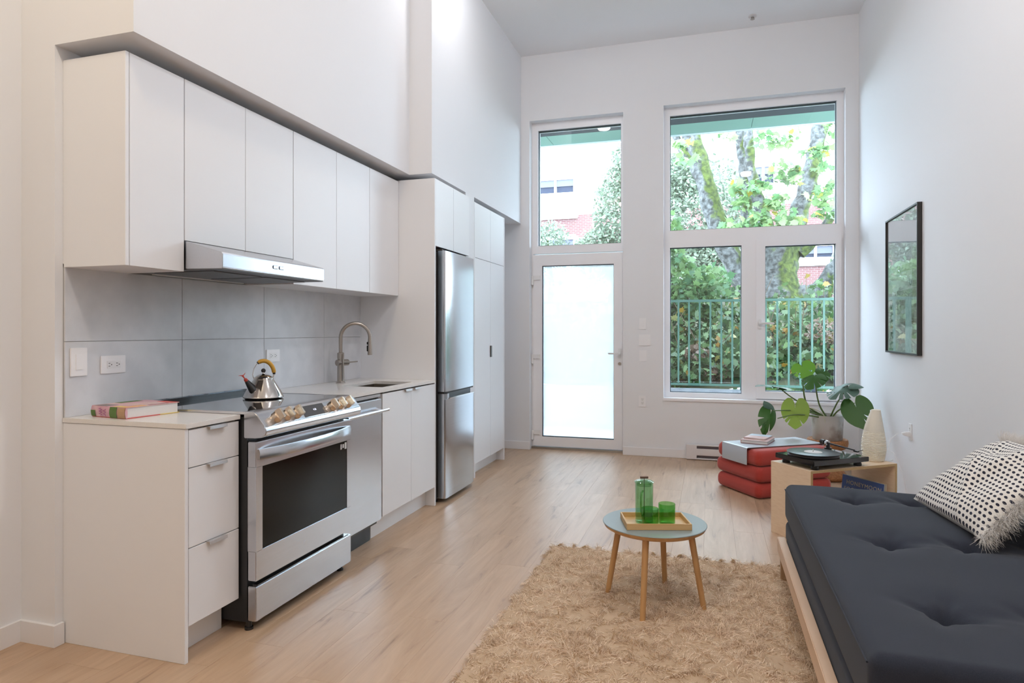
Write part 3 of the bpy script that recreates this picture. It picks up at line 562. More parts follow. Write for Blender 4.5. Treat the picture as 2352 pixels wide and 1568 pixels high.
pg = obj('plug', prism(B(), [(1.322, .54), (1.285, .548), (1.27, .556), (1.27, .566), (1.29, .572), (1.322, .575)], 5.055, 5.085, 'y', .003), 'white_plastic', t)
obj('cord', tube(B(), [(1.275, 5.07, .56), (1.24, 5.07, .555), (1.20, 5.06, .52), (1.18, 5.04, .45), (1.20, 4.98, .44), (1.24, 4.90, .3), (1.26, 4.85, .1), (1.2, 4.84, .006), (1.1, 4.8, .006)], .0022, 8), 'white_plastic', t, smooth=60)

# baseboard heater
ht = thing('baseboard_heater', 'white electric baseboard heater under the window', 'heater', (-.222, Y0 - .07, 0)); hx0, hx1 = -.222, .90
b = B(); bx(b, hx0 + .1, hx1, Y0 - .070, Y0 - .016, .006, .018, .002); bx(b, hx0 + .1, hx1, Y0 - .070, Y0 - .06, .046, .112, .002); bx(b, hx0 + .1, hx1, Y0 - .068, Y0 - .016, .138, .148, .003)
bx(b, hx0, hx0 + .1, Y0 - .07, Y0 - .016, .006, .148, .002)
obj('housing', b, 'heater_white', ht); obj('grille', box(hx0 + .1, hx1 - .01, Y0 - .058, Y0 - .045, .03, .135), 'heater_dark', ht); obj('end_cap', box(hx1 - .09, hx1, Y0 - .0705, Y0 - .05, .012, .147, .002), 'heater_white', ht)

# ------------------------------------------------------------------ kettle
kx, ky, kz = -2.19, 2.80, .927
kt = thing('kettle', 'polished steel cone kettle with yellow grip and red bird whistle on the cooktop', 'kettle', (kx, ky, kz))
obj('body', lathe(B(), [(0, .0005), (.092, .0005), (.098, .004), (.099, .008), (.097, .012), (.088, .030), (.074, .055), (.060, .078), (.050, .093), (.048, .096), (.050, .0975), (.046, .104)], 48, (kx, ky, kz)), 'chrome', kt, smooth=50)
ld = obj('lid', lathe(B(), [(.0465, .1035), (.040, .110), (.030, .117), (.018, .121), (.008, .1225), (.005, .127), (.005, .132), (0, .132)], 36, (kx, ky, kz)), 'chrome', kt, smooth=50)
obj('lid_knob', lathe(B(), [(.0115 * math.sin(a), .140 - .0115 * math.cos(a)) for a in [PI * k / 10 for k in range(11)]], 20, (kx, ky, kz)), 'black_satin', ld, smooth=60)
ax_ = Vector((.70, .714, 0)); perp = Vector((-.714, .70, 0))
def arc(a, r=.052, z0=.120, hz_=.070): return Vector((kx, ky, kz + z0)) + ax_ * (r * math.cos(a)) + Vector((0, 0, hz_ * math.sin(a)))
hw = obj('handle_wire', tube(tube(B(), [Vector((kx, ky, kz)) + ax_ * -.045 + Vector((0, 0, .098)), arc(PI), arc(PI * .85), arc(PI * .72), arc(PI * .62)], .0022, 10), [arc(.2), arc(0), Vector((kx, ky, kz)) + ax_ * .046 + Vector((0, 0, .103))], .003, 10), 'chrome', kt, smooth=60)
obj('grip', tube(B(), [arc(a) for a in [PI * (.66 - .62 * k / 14) for k in range(15)]], [.0085] + [.0105] * 13 + [.0095], 18), 'mustard', kt, smooth=60, label='mustard yellow curved grip')
obj('grip_cap', tube(tube(B(), [arc(.14), arc(.0)], .007, 14), [arc(PI * .655), arc(PI * .69)], .0075, 14), 'black_satin', kt, smooth=60)
sp0 = Vector((kx, ky, kz + .040)) + Vector((-.05, -1, 0)).normalized() * .066; sp1 = sp0 + Vector((-.024, -.026, .052))
sp = obj('spout', tube(B(), [sp0, sp0.lerp(sp1, .5), sp1], [.0235, .0175, .0105], 24), 'black_satin', kt, smooth=60, label='black cone spout'); obj('spout_collar', tube(B(), [sp0 - (sp1 - sp0) * .05, sp0 + (sp1 - sp0) * .03], .0245, 24), 'chrome', sp, smooth=60)
bird = B(); u = (sp1 - sp0).normalized()
tube(bird, [sp1 - u * .002, sp1 + u * .004, sp1 + u * .012, sp1 + u * .018, sp1 + u * .026, sp1 + u * .034, sp1 + u * .038], [.008, .0095, .0085, .003, .0035, .0055, .002], 14)
tp = sp1 + u * .033; wd = Vector((.80, .60, 0))
tube(bird, [tp, tp - wd * .012 + Vector((0, 0, .002)), tp - wd * .020], [.0026, .0016, .0007], 8); tube(bird, [tp, tp + wd * .008 + Vector((0, 0, .008)), tp + wd * .012 + Vector((0, 0, .015))], [.0026, .0018, .0008], 8)
obj('bird_whistle', bird, 'red_plastic', sp, smooth=60, label='red bird-shaped whistle')

# ------------------------------------------------------------------ cookbook
def book(name, label, cat, loc, rz, w, l, h, cover, page='paper', th=.003, back=None, spine=None, group=None):
    """spine along local -x side; w across x, l along y"""
    t = thing(name, label, cat, loc, rz, group=group)
    obj('cover', bx(B(), 0, w, 0, l, h - th, h, .0008, 1), cover, t, world=False); obj('back_cover', bx(B(), 0, w, 0, l, 0, th, .0008, 1), back or cover, t, world=False)
    sp = prism(B(), [(.004, 0), (.0, .002), (-.003, h * .3), (-.004, h * .5), (-.003, h * .7), (0, h - .002), (.004, h), (.006, h - .003), (.004, h * .5), (.006, .003)], 0, l, 'y'); s = obj('spine', sp, spine or cover, t, world=False, smooth=40)
    obj('pages', bx(B(), .004, w - .004, .004, l - .004, th, h - th), page, t, world=False); return t, s
# long fore side runs away to the right; spine faces the camera's left
bt_, sp_ = book('cookbook', 'thick pink cookbook lying on the short counter', 'book', (-2.27, 2.005, .9165), R(-2), .195, .245, .043, 'pink_cover', back='red_cover', spine='pink_cover') if False else (None, None)
cb = thing('cookbook', 'thick pink illustrated cookbook lying on the short counter', 'book', (-2.240, 2.028, .9165), R(-8))
cw, cl, ch = .215, .240, .046       # local: x runs to the back wall (-x), y along the counter
def cbx(x0, x1, y0, y1, z0, z1, bev=.0006): return bx(B(), x0, x1, y0, y1, z0, z1, bev, 1)
obj('pages', cbx(-cw + .004, -.002, .006, cl - .006, .003, ch - .003), 'paper', cb, world=False)
cv = obj('cover', cbx(-cw, .002, 0, cl, ch - .003, ch), 'pink_cover', cb, world=False); bk = obj('back_cover', cbx(-cw, .002, 0, cl, 0, .003), 'red_cover', cb, world=False)
obj('back_print', cbx(-.05, .0024, cl * .62, cl - .0, .0003, .0032), 'yellow_cover', bk, world=False)
sp_ = obj('spine', prism(B(), [(.004, 0), (-.001, .003), (-.004, ch * .3), (-.005, ch * .5), (-.004, ch * .7), (-.001, ch - .003), (.004, ch), (.006, ch * .5)], -cw, .002, 'x'), 'pink_cover', cb, world=False, smooth=40)
def spatch(x0, x1, z0, z1, mat, nm, e=.0012):
    f = lambda z: -.005 * (1 - (2 * z / ch - 1) ** 2) - .0005
    b = B(); zs = [z0 + (z1 - z0) * k / 6 for k in range(7)]
    A = [(b.verts.new((x0, f(z) - e, z)), b.verts.new((x1, f(z) - e, z))) for z in zs]
    for p, q in zip(A, A[1:]): b.faces.new((p[0], p[1], q[1], q[0]))
    obj(nm, b, mat, sp_, world=False)
spatch(-.045, .001, .002, ch - .002, 'tan_print', 'spine_print'); spatch(-.095, -.05, .001, ch - .001, 'green_print', 'spine_print', .0014); spatch(-.213, -.185, .003, .028, 'green_print', 'spine_print')
b = B(); xs = [-.165 + .006 * k for k in range(9)]
tube(b, [(-.15 + .012 * math.sin(k * 2.1), -.0068, .008 + .0034 * k) for k in range(10)], .0010, 6); tube(b, [(-.125 + .010 * math.sin(k * 1.7 + 1), -.0068, .008 + .0034 * k) for k in range(9)], .0009, 6)
obj('spine_lettering', b, 'purple_ink', sp_, world=False, label='purple handwritten-style title')
for (x0, x1, y0, y1, m) in ((-.03, .0018, .0, .09, 'orange_cover'), (-.08, -.03, .0, .03, 'yellow_cover'), (-.20, -.12, .0, .05, 'grey_print'), (-.09, .0018, .20, cl - .001, 'red_cover'), (-.07, -.04, .06, .17, 'salmon_cover'), (-.22, -.18, .10, .2, 'green_print'), (-.012, .0018, .10, .19, 'maroon_cover')):
    obj('cover_print', cbx(x0, x1, y0, y1, ch - .0002, ch + .0004, 0), m, cv, world=False)
obj('bookmark', cbx(-.004, .001, .0, .006, .021, .03, .001), 'bookmark_pink', cb, world=False)

# ------------------------------------------------------------------ ribbons of slab-like soft shapes
def soft_slab(w, l, h, r, nx, ny, hf=None, puff=0.0, bottom=True, rc=None):
    """box 0..w, 0..l, 0..h with round edges; hf(x,y) adds to the top"""
    b = B(); k = 5; arcl = r * PI / 2
    def layer(sgn):
        g = {}
        side = h / 2 - r
        ss = [arcl * i / k for i in range(1, k + 1)] + [arcl + side]
        xs = [r - s for s in ss[::-1]] + [r + (w - 2 * r) * i / nx for i in range(nx + 1)] + [w - r + s for s in ss]
        ys = [r - s for s in ss[::-1]] + [r + (l - 2 * r) * i / ny for i in range(ny + 1)] + [l - r + s for s in ss]
        for i, X in enumerate(xs):
            for j, Y in enumerate(ys):
                cx = min(max(X, r), w - r); cy = min(max(Y, r), l - r); dx = X - cx; dy = Y - cy; s = max(abs(dx), abs(dy))
                if s > 1e-9:
                    n_ = math.hypot(dx, dy); ux, uy = dx / n_, dy / n_
                    o_ = r * math.sin(min(s / r, PI / 2)); dn = r * (1 - math.cos(min(s / r, PI / 2))) + max(0, s - arcl)
                else: ux = uy = o_ = dn = 0
                px, py = cx + ux * o_, cy + uy * o_; z = h / 2 - dn
                if dn < h / 2 - 1e-6 or True:
                    t = max(0, 1 - dn / (h / 2))
                    if puff:
                        e = math.sin(PI * min(max(px / w, 0), 1)) * math.sin(PI * min(max(py / l, 0), 1)); z += puff * e ** .5 * t if sgn > 0 or puff else 0
                    if hf and sgn > 0: z += hf(px, py) * t
                g[i, j] = b.verts.new((px, py, h / 2 + sgn * z))
        n_, m_ = len(xs), len(ys)
        for i in range(n_ - 1):
            for j in range(m_ - 1):
                q = [g[i, j], g[i + 1, j], g[i + 1, j + 1], g[i, j + 1]]
                b.faces.new(q if sgn > 0 else q[::-1])
    layer(1); layer(-1); bmesh.ops.remove_doubles(b, verts=b.verts, dist=.0004); bmesh.ops.dissolve_degenerate(b, edges=b.edges, dist=.0001)
    return b

# ------------------------------------------------------------------ daybed
DBX0, DBX1, DBY0, DBY1 = .375, 1.30, 1.765, 3.655
db = thing('daybed', 'low daybed of pale wood with tufted dark navy mattress', 'daybed', (DBX0, DBY0, 0))
b = B(); bx(b, .335, .372, 1.73, 3.60, .135, .208, .003); obj('side_rail', b, 'rail_wood', db)
obj('side_rail', box(1.255, 1.29, 1.73, 3.60, .135, .205, .003), 'rail_wood', db)
for y0 in (1.73, 3.565): obj('end_rail', box(.372, 1.255, y0, y0 + .035, .135, .205, .003), 'rail_wood', db)
for x0 in (.345, 1.235):
    for y0 in (1.76, 3.53): obj('leg', box(x0, x0 + .045, y0, y0 + .045, .004, .137, .003), 'rail_wood_dark', db)
y = 1.80
while y < 3.5: obj('slat', box(.372, 1.255, y, y + .07, .137, .155, .002, 1), 'rail_wood', db); y += .145
obj('under_mattress', soft_slab(.905, 1.86, .136, .03, 8, 14), 'fabric_navy', db, world=True, smooth=60)
o = db.children[-1] if False else bpy.data.objects['under_mattress']; o.data.transform(Matrix.Translation((0, 0, 0)))
# placed meshes: soft_slab builds at the origin, so move it into the daybed's own frame
o = bpy.data.objects['under_mattress']; o.data.transform(MW[db.name]); o.data.transform(Matrix.Translation((.001, .01, .157)))
btn = [(.66, 3.42), (.66, 2.78), (.65, 2.14), (.93, 3.47), (.93, 2.80), (.93, 2.14), (1.17, 3.45), (1.17, 2.8), (1.17, 2.14)]
def tuft(x, y):
    x += DBX0; y += DBY0; z = 0
    for k, (bx_, by_) in enumerate(btn):
        d = math.hypot(x - bx_, (y - by_)); z -= .052 * math.exp(-(d / .032) ** 2) + .024 * math.exp(-(d / .11) ** 2)
        a = math.atan2(y - by_, x - bx_); z -= .016 * math.exp(-(d / .10) ** 2) * (abs(math.cos(2 * a + .3 + .2 * k)) ** 9) * min(1, d / .03)
    # shallow folds joining neighbouring buttons
    for by_ in (3.43, 2.79, 2.14):
        z -= .010 * math.exp(-((y - by_ - .02 * math.sin(x * 9)) / .035) ** 2) * (1 if .6 < x < 1.2 else 0) * abs(math.sin((x - .66) / .27 * PI)) ** .3 * .8
    return z + .004 * math.sin(x * 6 + y * 3)
mt = obj('mattress', soft_slab(.925, 1.89, .185, .035, 84, 150, tuft, .008), 'fabric_navy', db, world=False, smooth=60)
mt.data.transform(Matrix.Translation((0, 0, .287)))
for bx_, by_ in btn:
    obj('button', lathe(B(), [(0, -.004), (.014, -.002), (.016, .002), (.012, .006), (0, .008)], 16, (bx_, by_, .472 - .070)), 'button_navy', mt, smooth=60)
# piping seam of the mattress
b = B(); tube(b, [(DBX0 - .001, DBY0 + .03, .448), (DBX0 - .001, DBY1 - .03, .448)], .0028, 8); obj('piping', b, 'fabric_navy', mt, smooth=60)

# ------------------------------------------------------------------ cushion
cu = thing('cushion', 'cream cushion woven with rows of navy dots and shaggy fringe on the daybed', 'cushion', (.90, 3.4, .48))
A_ = Vector((.905, 3.415, .492)); Bc = Vector((.965, 2.80, .497)); Cc = Vector((1.268, 3.475, .765)); Dc = Vector((1.285, 2.86, .80))
def cush(u, v):   # u from A to B, v from A to C
    return A_.lerp(Bc, u).lerp(Cc.lerp(Dc, u), v)
nrm = (Bc - A_).cross(Cc - A_).normalized()
if nrm.x > 0: nrm = -nrm
n_ = 56; b = B(); uvl = b.loops.layers.uv.new('uv'); gf = {}; gb = {}; UV = {}
for i in range(n_ + 1):
    for j in range(n_ + 1):
        u, v = i / n_, j / n_; w_ = (max(0, math.sin(PI * u)) * max(0, math.sin(PI * v))) ** .42
        pin = .035 * (math.sin(PI * u) * (1 - abs(2 * v - 1)) * 0)
        p = cush(u, v)
        cr = .012 * math.sin(9 * (u - v) + 2) * w_ + .010 * math.exp(-((u - .62 - .25 * (v - .5)) / .05) ** 2) * w_ - .012 * math.exp(-((v - .80 + .1 * u) / .04) ** 2) * w_ + .014 * math.exp(-((u - .5 + .5 * (v - .5)) / .03) ** 2) * w_
        gf[i, j] = b.verts.new(p + nrm * (.085 * w_ + cr)); UV[gf[i, j]] = (u, v)
        if 0 < i < n_ and 0 < j < n_: gb[i, j] = b.verts.new(p - nrm * (.035 * w_)); UV[gb[i, j]] = (u, v)
        else: gb[i, j] = gf[i, j]
for i in range(n_):
    for j in range(n_):
        for g, rev in ((gf, 0), (gb, 1)):
            q = [g[i, j], g[i + 1, j], g[i + 1, j + 1], g[i, j + 1]]
            if rev: q = q[::-1]
            try: f = b.faces.new(q)
            except ValueError: continue
            for lp in f.loops: lp[uvl].uv = UV[lp.vert]
me = bpy.data.meshes.new('cushion_cover'); b.normal_update(); b.to_mesh(me); b.free(); obj('cushion_cover', me, 'dotted_weave', cu, smooth=80)
def strands(P, D, Ln, wid, seg=4, grav=.5, jit=.35):
    n = len(P); P = np.array(P); D = np.array(D); D = D + rng.normal(0, jit, D.shape); D /= np.linalg.norm(D, axis=1)[:, None]
    sd_ = np.cross(D, rng.normal(0, 1, D.shape)); sd_ /= np.linalg.norm(sd_, axis=1)[:, None]; Ln = np.array(Ln)
    V = np.zeros((n, seg + 1, 2, 3)); p = P.copy(); d = D.copy()
    for s in range(seg + 1):
        wv = wid * (1 - .6 * s / seg); V[:, s, 0] = p - sd_ * wv / 2; V[:, s, 1] = p + sd_ * wv / 2
        d = d + np.array([0, 0, -grav / seg]) + rng.normal(0, .12, d.shape); d /= np.linalg.norm(d, axis=1)[:, None]; p = p + d * (Ln / seg)[:, None]
    base = (np.arange(n) * (seg + 1) * 2)[:, None]; q = []
    for s in range(seg): q.append(base + np.array([2 * s, 2 * s + 1, 2 * s + 3, 2 * s + 2]))
    F = np.concatenate(q, 1).reshape(-1, 4); return V.reshape(-1, 3), F
P_, D_, L_ = [], [], []
for k in range(2600):
    u = rng.random(); p = cush(u, 1.0); d = (Cc - A_).normalized() * .8 + Vector((0, 0, .45)) + nrm * .15; P_.append(p); D_.append(d); L_.append(.03 + .03 * rng.random())
for k in range(3400):
    v = rng.random(); p = cush(1.0, v) + nrm * (.012 * rng.random()); d = (Bc - A_).normalized() * .9 + nrm * .3; P_.append(p); D_.append(d); L_.append(.035 + .045 * rng.random())
V, F = strands(P_, D_, L_, .0014); o = obj('fringe', mesh_np('fringe', V, F), 'fringe_wool', cu, kind='stuff')

# ------------------------------------------------------------------ record box, records, turntable, lamp
bo = (.567, 4.139); rzb = math.atan2(.4, .546); LB, WB, HB = .677, .33, .448; tt = .016
bxs = thing('side_box', 'open birch plywood box used as a side table behind the daybed', 'side table', (bo[0], bo[1], 0), rzb)
obj('top', bx(B(), 0, LB, 0, WB, HB - tt, HB, .001, 1), 'birch', bxs, world=False); obj('bottom', bx(B(), tt, LB - tt, 0, WB, 0, tt, .001, 1), 'birch', bxs, world=False)
obj('side_panel', bx(B(), 0, tt, 0, WB, 0, HB - tt, .001, 1), 'birch', bxs, world=False); obj('side_panel', bx(B(), LB - tt, LB, 0, WB, 0, HB - tt, .001, 1), 'birch', bxs, world=False)
obj('front_edge', bx(bx(bx(B(), .0005, LB - .0005, -.0006, .001, HB - tt, HB - .0005), .0005, tt, -.0006, .001, 0, HB - tt), LB - tt, LB - .0005, -.0006, .001, 0, HB - tt), 'birch_edge', bxs, world=False, label='darker plywood edge')
# records: leaning sleeves (local x along box)
def sleeve(label, x, mat, edge, txt=None, w=.312, lean=6, group='records in the box'):
    h = .314; bm_ = MW[bxs.name] @ Matrix.Translation((x, .298, tt + .001)) @ Matrix.Rotation(R(lean), 4, 'Y') @ Matrix.Rotation(R(-90), 4, 'Z')
    t = thing('record_sleeve', label, 'record', bm_.translation[:], rot=bm_.to_euler(), group=group); MW[t.name] = bm_
    obj('cover', bx(B(), 0, w, 0, .0025, 0, h, .0006, 1), mat, t, world=False); obj('cover_edge', bx(B(), .0008, w - .0008, .0025, .0055, .0008, h - .0006), edge, t, world=False)
    for k, (s_, x_, zz) in enumerate(txt or []):
        text('title_lettering', s_, .037, 'gold_ink', t, bm_ @ frame_mtx((x_, -.0006, zz), (1, 0, 0), (0, 0, 1)), .0003, ax='LEFT', space=1.12)
    return t
sleeve('blue record sleeve with pale lettering leaning in the birch box, foremost', .520, 'sleeve_blue', 'sleeve_edge', [('HONEYMOON', .035, .272), ('SOCI', .020, .228)])
sleeve('grey record sleeve leaning right behind the blue one', .528, 'sleeve_edge', 'sleeve_cream')
sleeve('cream record sleeve leaning in the birch box, rearmost', .537, 'sleeve_cream', 'sleeve_edge')
# turntable
tb = Vector((.595, 4.03, 0)); tl = Vector((.385, 4.344, 0)); 
rzt = R(37.5)
tn = thing('turntable', 'black record player with a record on its platter, on the birch box', 'turntable', (.583, 4.133, HB), rzt); TL, TD = .436, .31
obj('plinth', bx(B(), 0, TL, 0, TD, .028, .058, .003), 'black_gloss', tn, world=False)
for x in (.05, TL - .05):
    for y in (.04, TD - .04): obj('foot', lathe(B(), [(0, .0), (.022, .0), (.024, .01), (.02, .022), (.016, .029), (0, .029)], 18, (x, y, 0)), 'black_satin', tn, world=False, smooth=40)
px, py = .152, .155
pt = obj('platter', lathe(B(), [(0, .058), (.143, .058), (.147, .062), (.147, .074), (.143, .077), (0, .077)], 56, (px, py, 0)), 'black_satin', tn, world=False, smooth=40)
rc = thing('record', 'black vinyl record with white centre label on the turntable', 'record', (MW[tn.name] @ Vector((px, py, .0775)))[:], rzt)
obj('disc', lathe(B(), [(.052, .0015), (.053, .0022), (.148, .0022), (.151, .0012), (.148, .0004), (0, .0002)], 64), 'vinyl', rc, world=False, smooth=25); obj('centre_label', lathe(B(), [(0, .0022), (.051, .0022), (.052, .0012)], 40), 'label_white', rc, world=False, smooth=30)
obj('spindle', lathe(B(), [(.0035, .077), (.0035, .09), (.002, .093), (0, .094)], 12, (px, py, 0)), 'chrome', tn, world=False, smooth=40)
am = obj('tonearm_base', tube(tube(B(), [(.372, .25, .058), (.372, .25, .075)], .022, 20), [(.372, .25, .075), (.372, .25, .10)], .012, 16), 'black_satin', tn, world=False, smooth=40)
e0, e1 = Vector((.369, .267, .105)), Vector((.362, .04, .095))
ta = obj('tonearm', tube(B(), [e0, e1], [.006, .004], 12), 'black_satin', tn, world=False, smooth=40); dA = (e1 - e0).normalized()
obj('counterweight', tube(B(), [e0 - dA * .035, e0 - dA * .008], .016, 20), 'black_satin', ta, world=False, smooth=40); obj('gimbal', tube(B(), [e0 + dA * .005, e0 + dA * .022], .0165, 20), 'steel_smooth', ta, world=False, smooth=40)
obj('headshell', bx(B(), e1.x - .009, e1.x + .009, e1.y - .028, e1.y + .004, .086, .094, .002), 'black_satin', ta, world=False); obj('finger_lift', tube(B(), [(e1.x + .008, e1.y - .02, .092), (e1.x + .034, e1.y - .03, .098)], .0016, 8), 'black_satin', ta, world=False)
# lamp
lp = MW[bxs.name] @ Vector((.616, .115, HB)); vs = thing('ribbed_lamp', 'tall cream ribbed teardrop lamp at the far end of the birch box', 'lamp', lp[:])
pr = [(.0, .0), (.052, .0), (.058, .006)]
N_ = 38
for k in range(N_ + 1):
    s = k / N_; z = .008 + s * .305
    r0 = .060 + .012 * math.sin(PI * min(s * 1.9, 1)) if s < .26 else .072 - .042 * ((s - .26) / .74) ** 1.55
    pr.append((r0, z)); pr.append((r0 - .0036, z + .0040))
pr += [(.028, .322), (.02, .325), (.0, .322)]
lo = obj('shade', lathe(B(), pr, 44), 'ribbed_ceramic', vs, world=False, smooth=70)
for v in lo.data.vertices:      # slightly leaning cap, as in the photo
    s = max(0, (v.co.z - .15) / .17); v.co.x += .012 * s * s
obj('cord', tube(B(), [(.06, -.01, .004), (.09, -.012, .004), (.115, .03, .003), (.12, .06, .003)], .002, 8), 'white_plastic', vs, world=False, smooth=60)

# ------------------------------------------------------------------ red folding ottoman, metal tray, books
of = Vector((.345, 5.175, 0)); e1_ = Vector((-.56, .83, 0)).normalized(); rzo = math.atan2(.56, .83)
ot = thing('ottoman', 'red fabric folding mattress stacked as a three-layer ottoman', 'ottoman', of[:], rzo); OW, OL, OH = .70, .53, .118
for k in range(3):
    o = obj('cushion_layer', soft_slab(OW - .012 * (k == 1), OL + (.02 if k == 1 else 0) - .01 * (k == 2), OH, .045, 16, 12, None, .004), 'fabric_red', ot, world=False, smooth=70); o.data.transform(Matrix.Translation((0, -.01 if k == 1 else 0, .002 + k * (OH + .004))))
ztop = .002 + 3 * OH + .008 + .006
tr = thing('metal_tray', 'grey-blue bent metal sheet draped over the red ottoman', 'tray', (MW[ot.name] @ Vector((0, .11, ztop)))[:], rzo)
ty0, ty1 = .06, .37
# flap hangs on the local -x face
pr = [(OW + .006, -.02), (OW + .006, .006), (OW - .006, .0065), (.02, .0065), (.0, .0065), (-.012, .004), (-.016, -.004), (-.016, -.125), (-.012, -.125), (-.012, -.004), (-.009, .0005), (.0, .0025), (.02, .0025), (OW - .006, .0025), (OW + .002, .001), (OW + .002, -.02)]
obj('sheet', prism(B(), pr, 0, .31, 'y'), 'sheet_metal', tr, world=False, smooth=35)
zt2 = ztop + .0068
p = Vector((.238, 5.480, zt2)); t1, _ = book('picture_book', 'larger salmon hardback book lying on the metal tray', 'book', p[:], R(-17), .205, .262, .028, 'salmon_cover', back='maroon_cover', spine='salmon_cover')
p2 = Vector(p) + Vector((.025, .045, .0282)); t2, _ = book('booklet', 'slim salmon book lying on the larger book on the tray', 'book', p2[:], R(-20), .165, .215, .012, 'salmon_cover', back='salmon_cover')
obj('cover_band', bx(B(), .0, .165, .12, .215, .0118, .0126), 'pale_blue_cover', t2, world=False, label='pale blue upper part of the cover')

# ------------------------------------------------------------------ cork stool and monstera
sx_, sy_ = .97, 6.12
st = thing('cork_stool', 'round cork stool under the plant pot in the corner', 'stool', (sx_, sy_, 0))
obj('body', lathe(B(), [(0, .002), (.135, .002), (.15, .01), (.155, .03), (.150, .05), (.125, .075), (.085, .105), (.072, .16), (.075, .205), (.10, .245), (.14, .268), (.158, .285), (.163, .315), (.16, .338), (.155, .343), (.145, .338), (0, .336)], 48, (sx_, sy_, 0)), 'cork', st, smooth=50)
pz = .3365; pp = thing('monstera_plant', 'monstera plant in a weathered grey pot on the cork stool', 'plant', (sx_, sy_, pz))
obj('pot', lathe(B(), [(0, .001), (.112, .001), (.118, .008), (.122, .10), (.126, .208), (.122, .214), (.116, .208), (.113, .185), (0, .185)], 48, (sx_, sy_, pz)), 'concrete_pot', pp, smooth=40)
obj('soil', lathe(B(), [(0, .190), (.08, .192), (.1125, .187)], 24, (sx_, sy_, pz)), 'soil', pp, smooth=60)
def monleaf(att, tip, nrm_, width, mat, slits=(), holes=(), curl=.15, notch=.12, label=None, fold=0.0):
    att = Vector(att); tip = Vector(tip); d = tip - att; Lf = d.length; d.normalize(); nv = Vector(nrm_); nv = (nv - d * nv.dot(d)).normalized(); sd_ = d.cross(nv)
    th = np.linspace(-PI, PI, 193)[:-1]; ka = np.radians([0, 18, 40, 70, 100, 125, 150, 165, 175, 180]); kr = np.array([.60, .53, .50, .50, .53, .55, .55, .48, .28, notch])
    b = B(); rings = []; cen = b.verts.new(att + d * (Lf * .30))
    sc = [.25, .5, .75, 1.0]
    def P(t, q, f):
        r0 = float(np.interp(abs(t), ka, kr)) / .60
        for s0, wdt, dep in slits:
            if abs(t - s0) < wdt: r0 *= dep + (1 - dep) * (abs(t - s0) / wdt) ** 2 if f > dep else 1
        r_ = r0 * q
        x = math.cos(t) * r_ * Lf * .70; y_ = math.sin(t) * r_ * width * .55
        zz = -curl * ((x / Lf) ** 2 * Lf * .8 + (abs(y_) / width) ** 2 * width * 1.2) - fold * abs(y_)
        return att + d * (Lf * .30 + x) + sd_ * y_ + nv * zz
    for q in sc: rings.append([b.verts.new(P(t, q, q)) for t in th])
    n = len(th)
    for k in range(n): b.faces.new((cen, rings[0][k], rings[0][(k + 1) % n]))
    for a, (r0, r1) in enumerate(zip(rings, rings[1:])):
        for k in range(n):
            if any(a == hr and abs(th[k] - ht_) < .11 for ht_, hr in holes): continue
            b.faces.new((r0[k], r0[(k + 1) % n], r1[(k + 1) % n], r1[k]))
    return obj('leaf', b, mat, pp, smooth=70, label=label)
def stem(pts, r=.005, mat='plant_stem'):
    pts = [Vector(p) for p in pts]
    # smooth the polyline
    P = []
    for i in range(len(pts) - 1):
        p0 = pts[max(i - 1, 0)]; p1 = pts[i]; p2 = pts[i + 1]; p3 = pts[min(i + 2, len(pts) - 1)]
        for k in range(6):
            t = k / 6; P.append(.5 * ((2 * p1) + (-p0 + p2) * t + (2 * p0 - 5 * p1 + 4 * p2 - p3) * t * t + (-p0 + 3 * p1 - 3 * p2 + p3) * t ** 3))
    P.append(pts[-1]); n = len(P); obj('stem', tube(B(), P, [r * (1.25 - .6 * i / n) for i in range(n)], 8), mat, pp, smooth=60)
rt = (sx_, sy_, pz + .19)
CAM = Vector((0, 0, 1.27))
# bright round leaf behind, seen twice: pale left lobe and bright right lobe
toC = Vector((-.15, -1, .05))
monleaf((.760, 6.08, .975), (.800, 5.99, .865), (-.1, -1, .25), .205, 'monstera_bright', curl=.12, label='bright light green leaf', slits=[(1.4, .06, .55)], holes=[(.95, 1), (.75, 2), (-.9, 1)])
monleaf((.862, 6.0, .905), (.775, 5.86, .80), (-.25, -.8, .6), .20, 'monstera_dark', slits=[(.5, .07, .5), (-.55, .07, .5), (1.15, .08, .45), (-1.2, .08, .45), (1.9, .08, .5), (-1.9, .08, .5)], curl=.35, fold=.15)
monleaf((.885, 6.03, .900), (.985, 6.05, .915), (.1, -.8, .7), .16, 'monstera_dark', slits=[(.6, .1, .5), (-.7, .1, .5), (-1.5, .1, .45)], curl=.4)
monleaf((.560, 6.0, .790), (.370, 5.82, .825), (-.05, -.12, 1), .17, 'monstera_grey', slits=[(.5, .07, .5), (-.55, .07, .5), (1.1, .08, .45), (-1.2, .08, .45)], curl=.25, fold=-.1)
monleaf((.575, 6.02, .785), (.705, 6.12, .775), (0, -.2, 1), .12, 'monstera_dark', slits=[(.6, .1, .5), (-.6, .1, .5)], curl=.3)
monleaf((.700, 6.0, .645), (.692, 5.93, .440), (-.15, -1, .10), .235, 'monstera_yellow', slits=[(.62, .05, .55), (-.55, .05, .6), (.95, .045, .6)], curl=.12, label='large yellow-green leaf seen from below')
monleaf((1.115, 5.78, .690), (1.165, 5.66, .500), (-.15, -1, .12), .245, 'monstera_dark', slits=[(-.75, .12, .42), (-.32, .07, .55)], curl=.10, label='large dark green leaf against the right wall', holes=[(-1.3, 2)])
monleaf((1.085, 5.90, .820), (.925, 5.72, .745), (-.15, -.55, 1), .22, 'monstera_grey', slits=[(.35, .07, .4), (.75, .07, .35), (1.2, .08, .35), (1.7, .08, .4), (-.4, .07, .4), (-.85, .08, .35), (-1.4, .08, .4)], curl=.30, fold=.2)
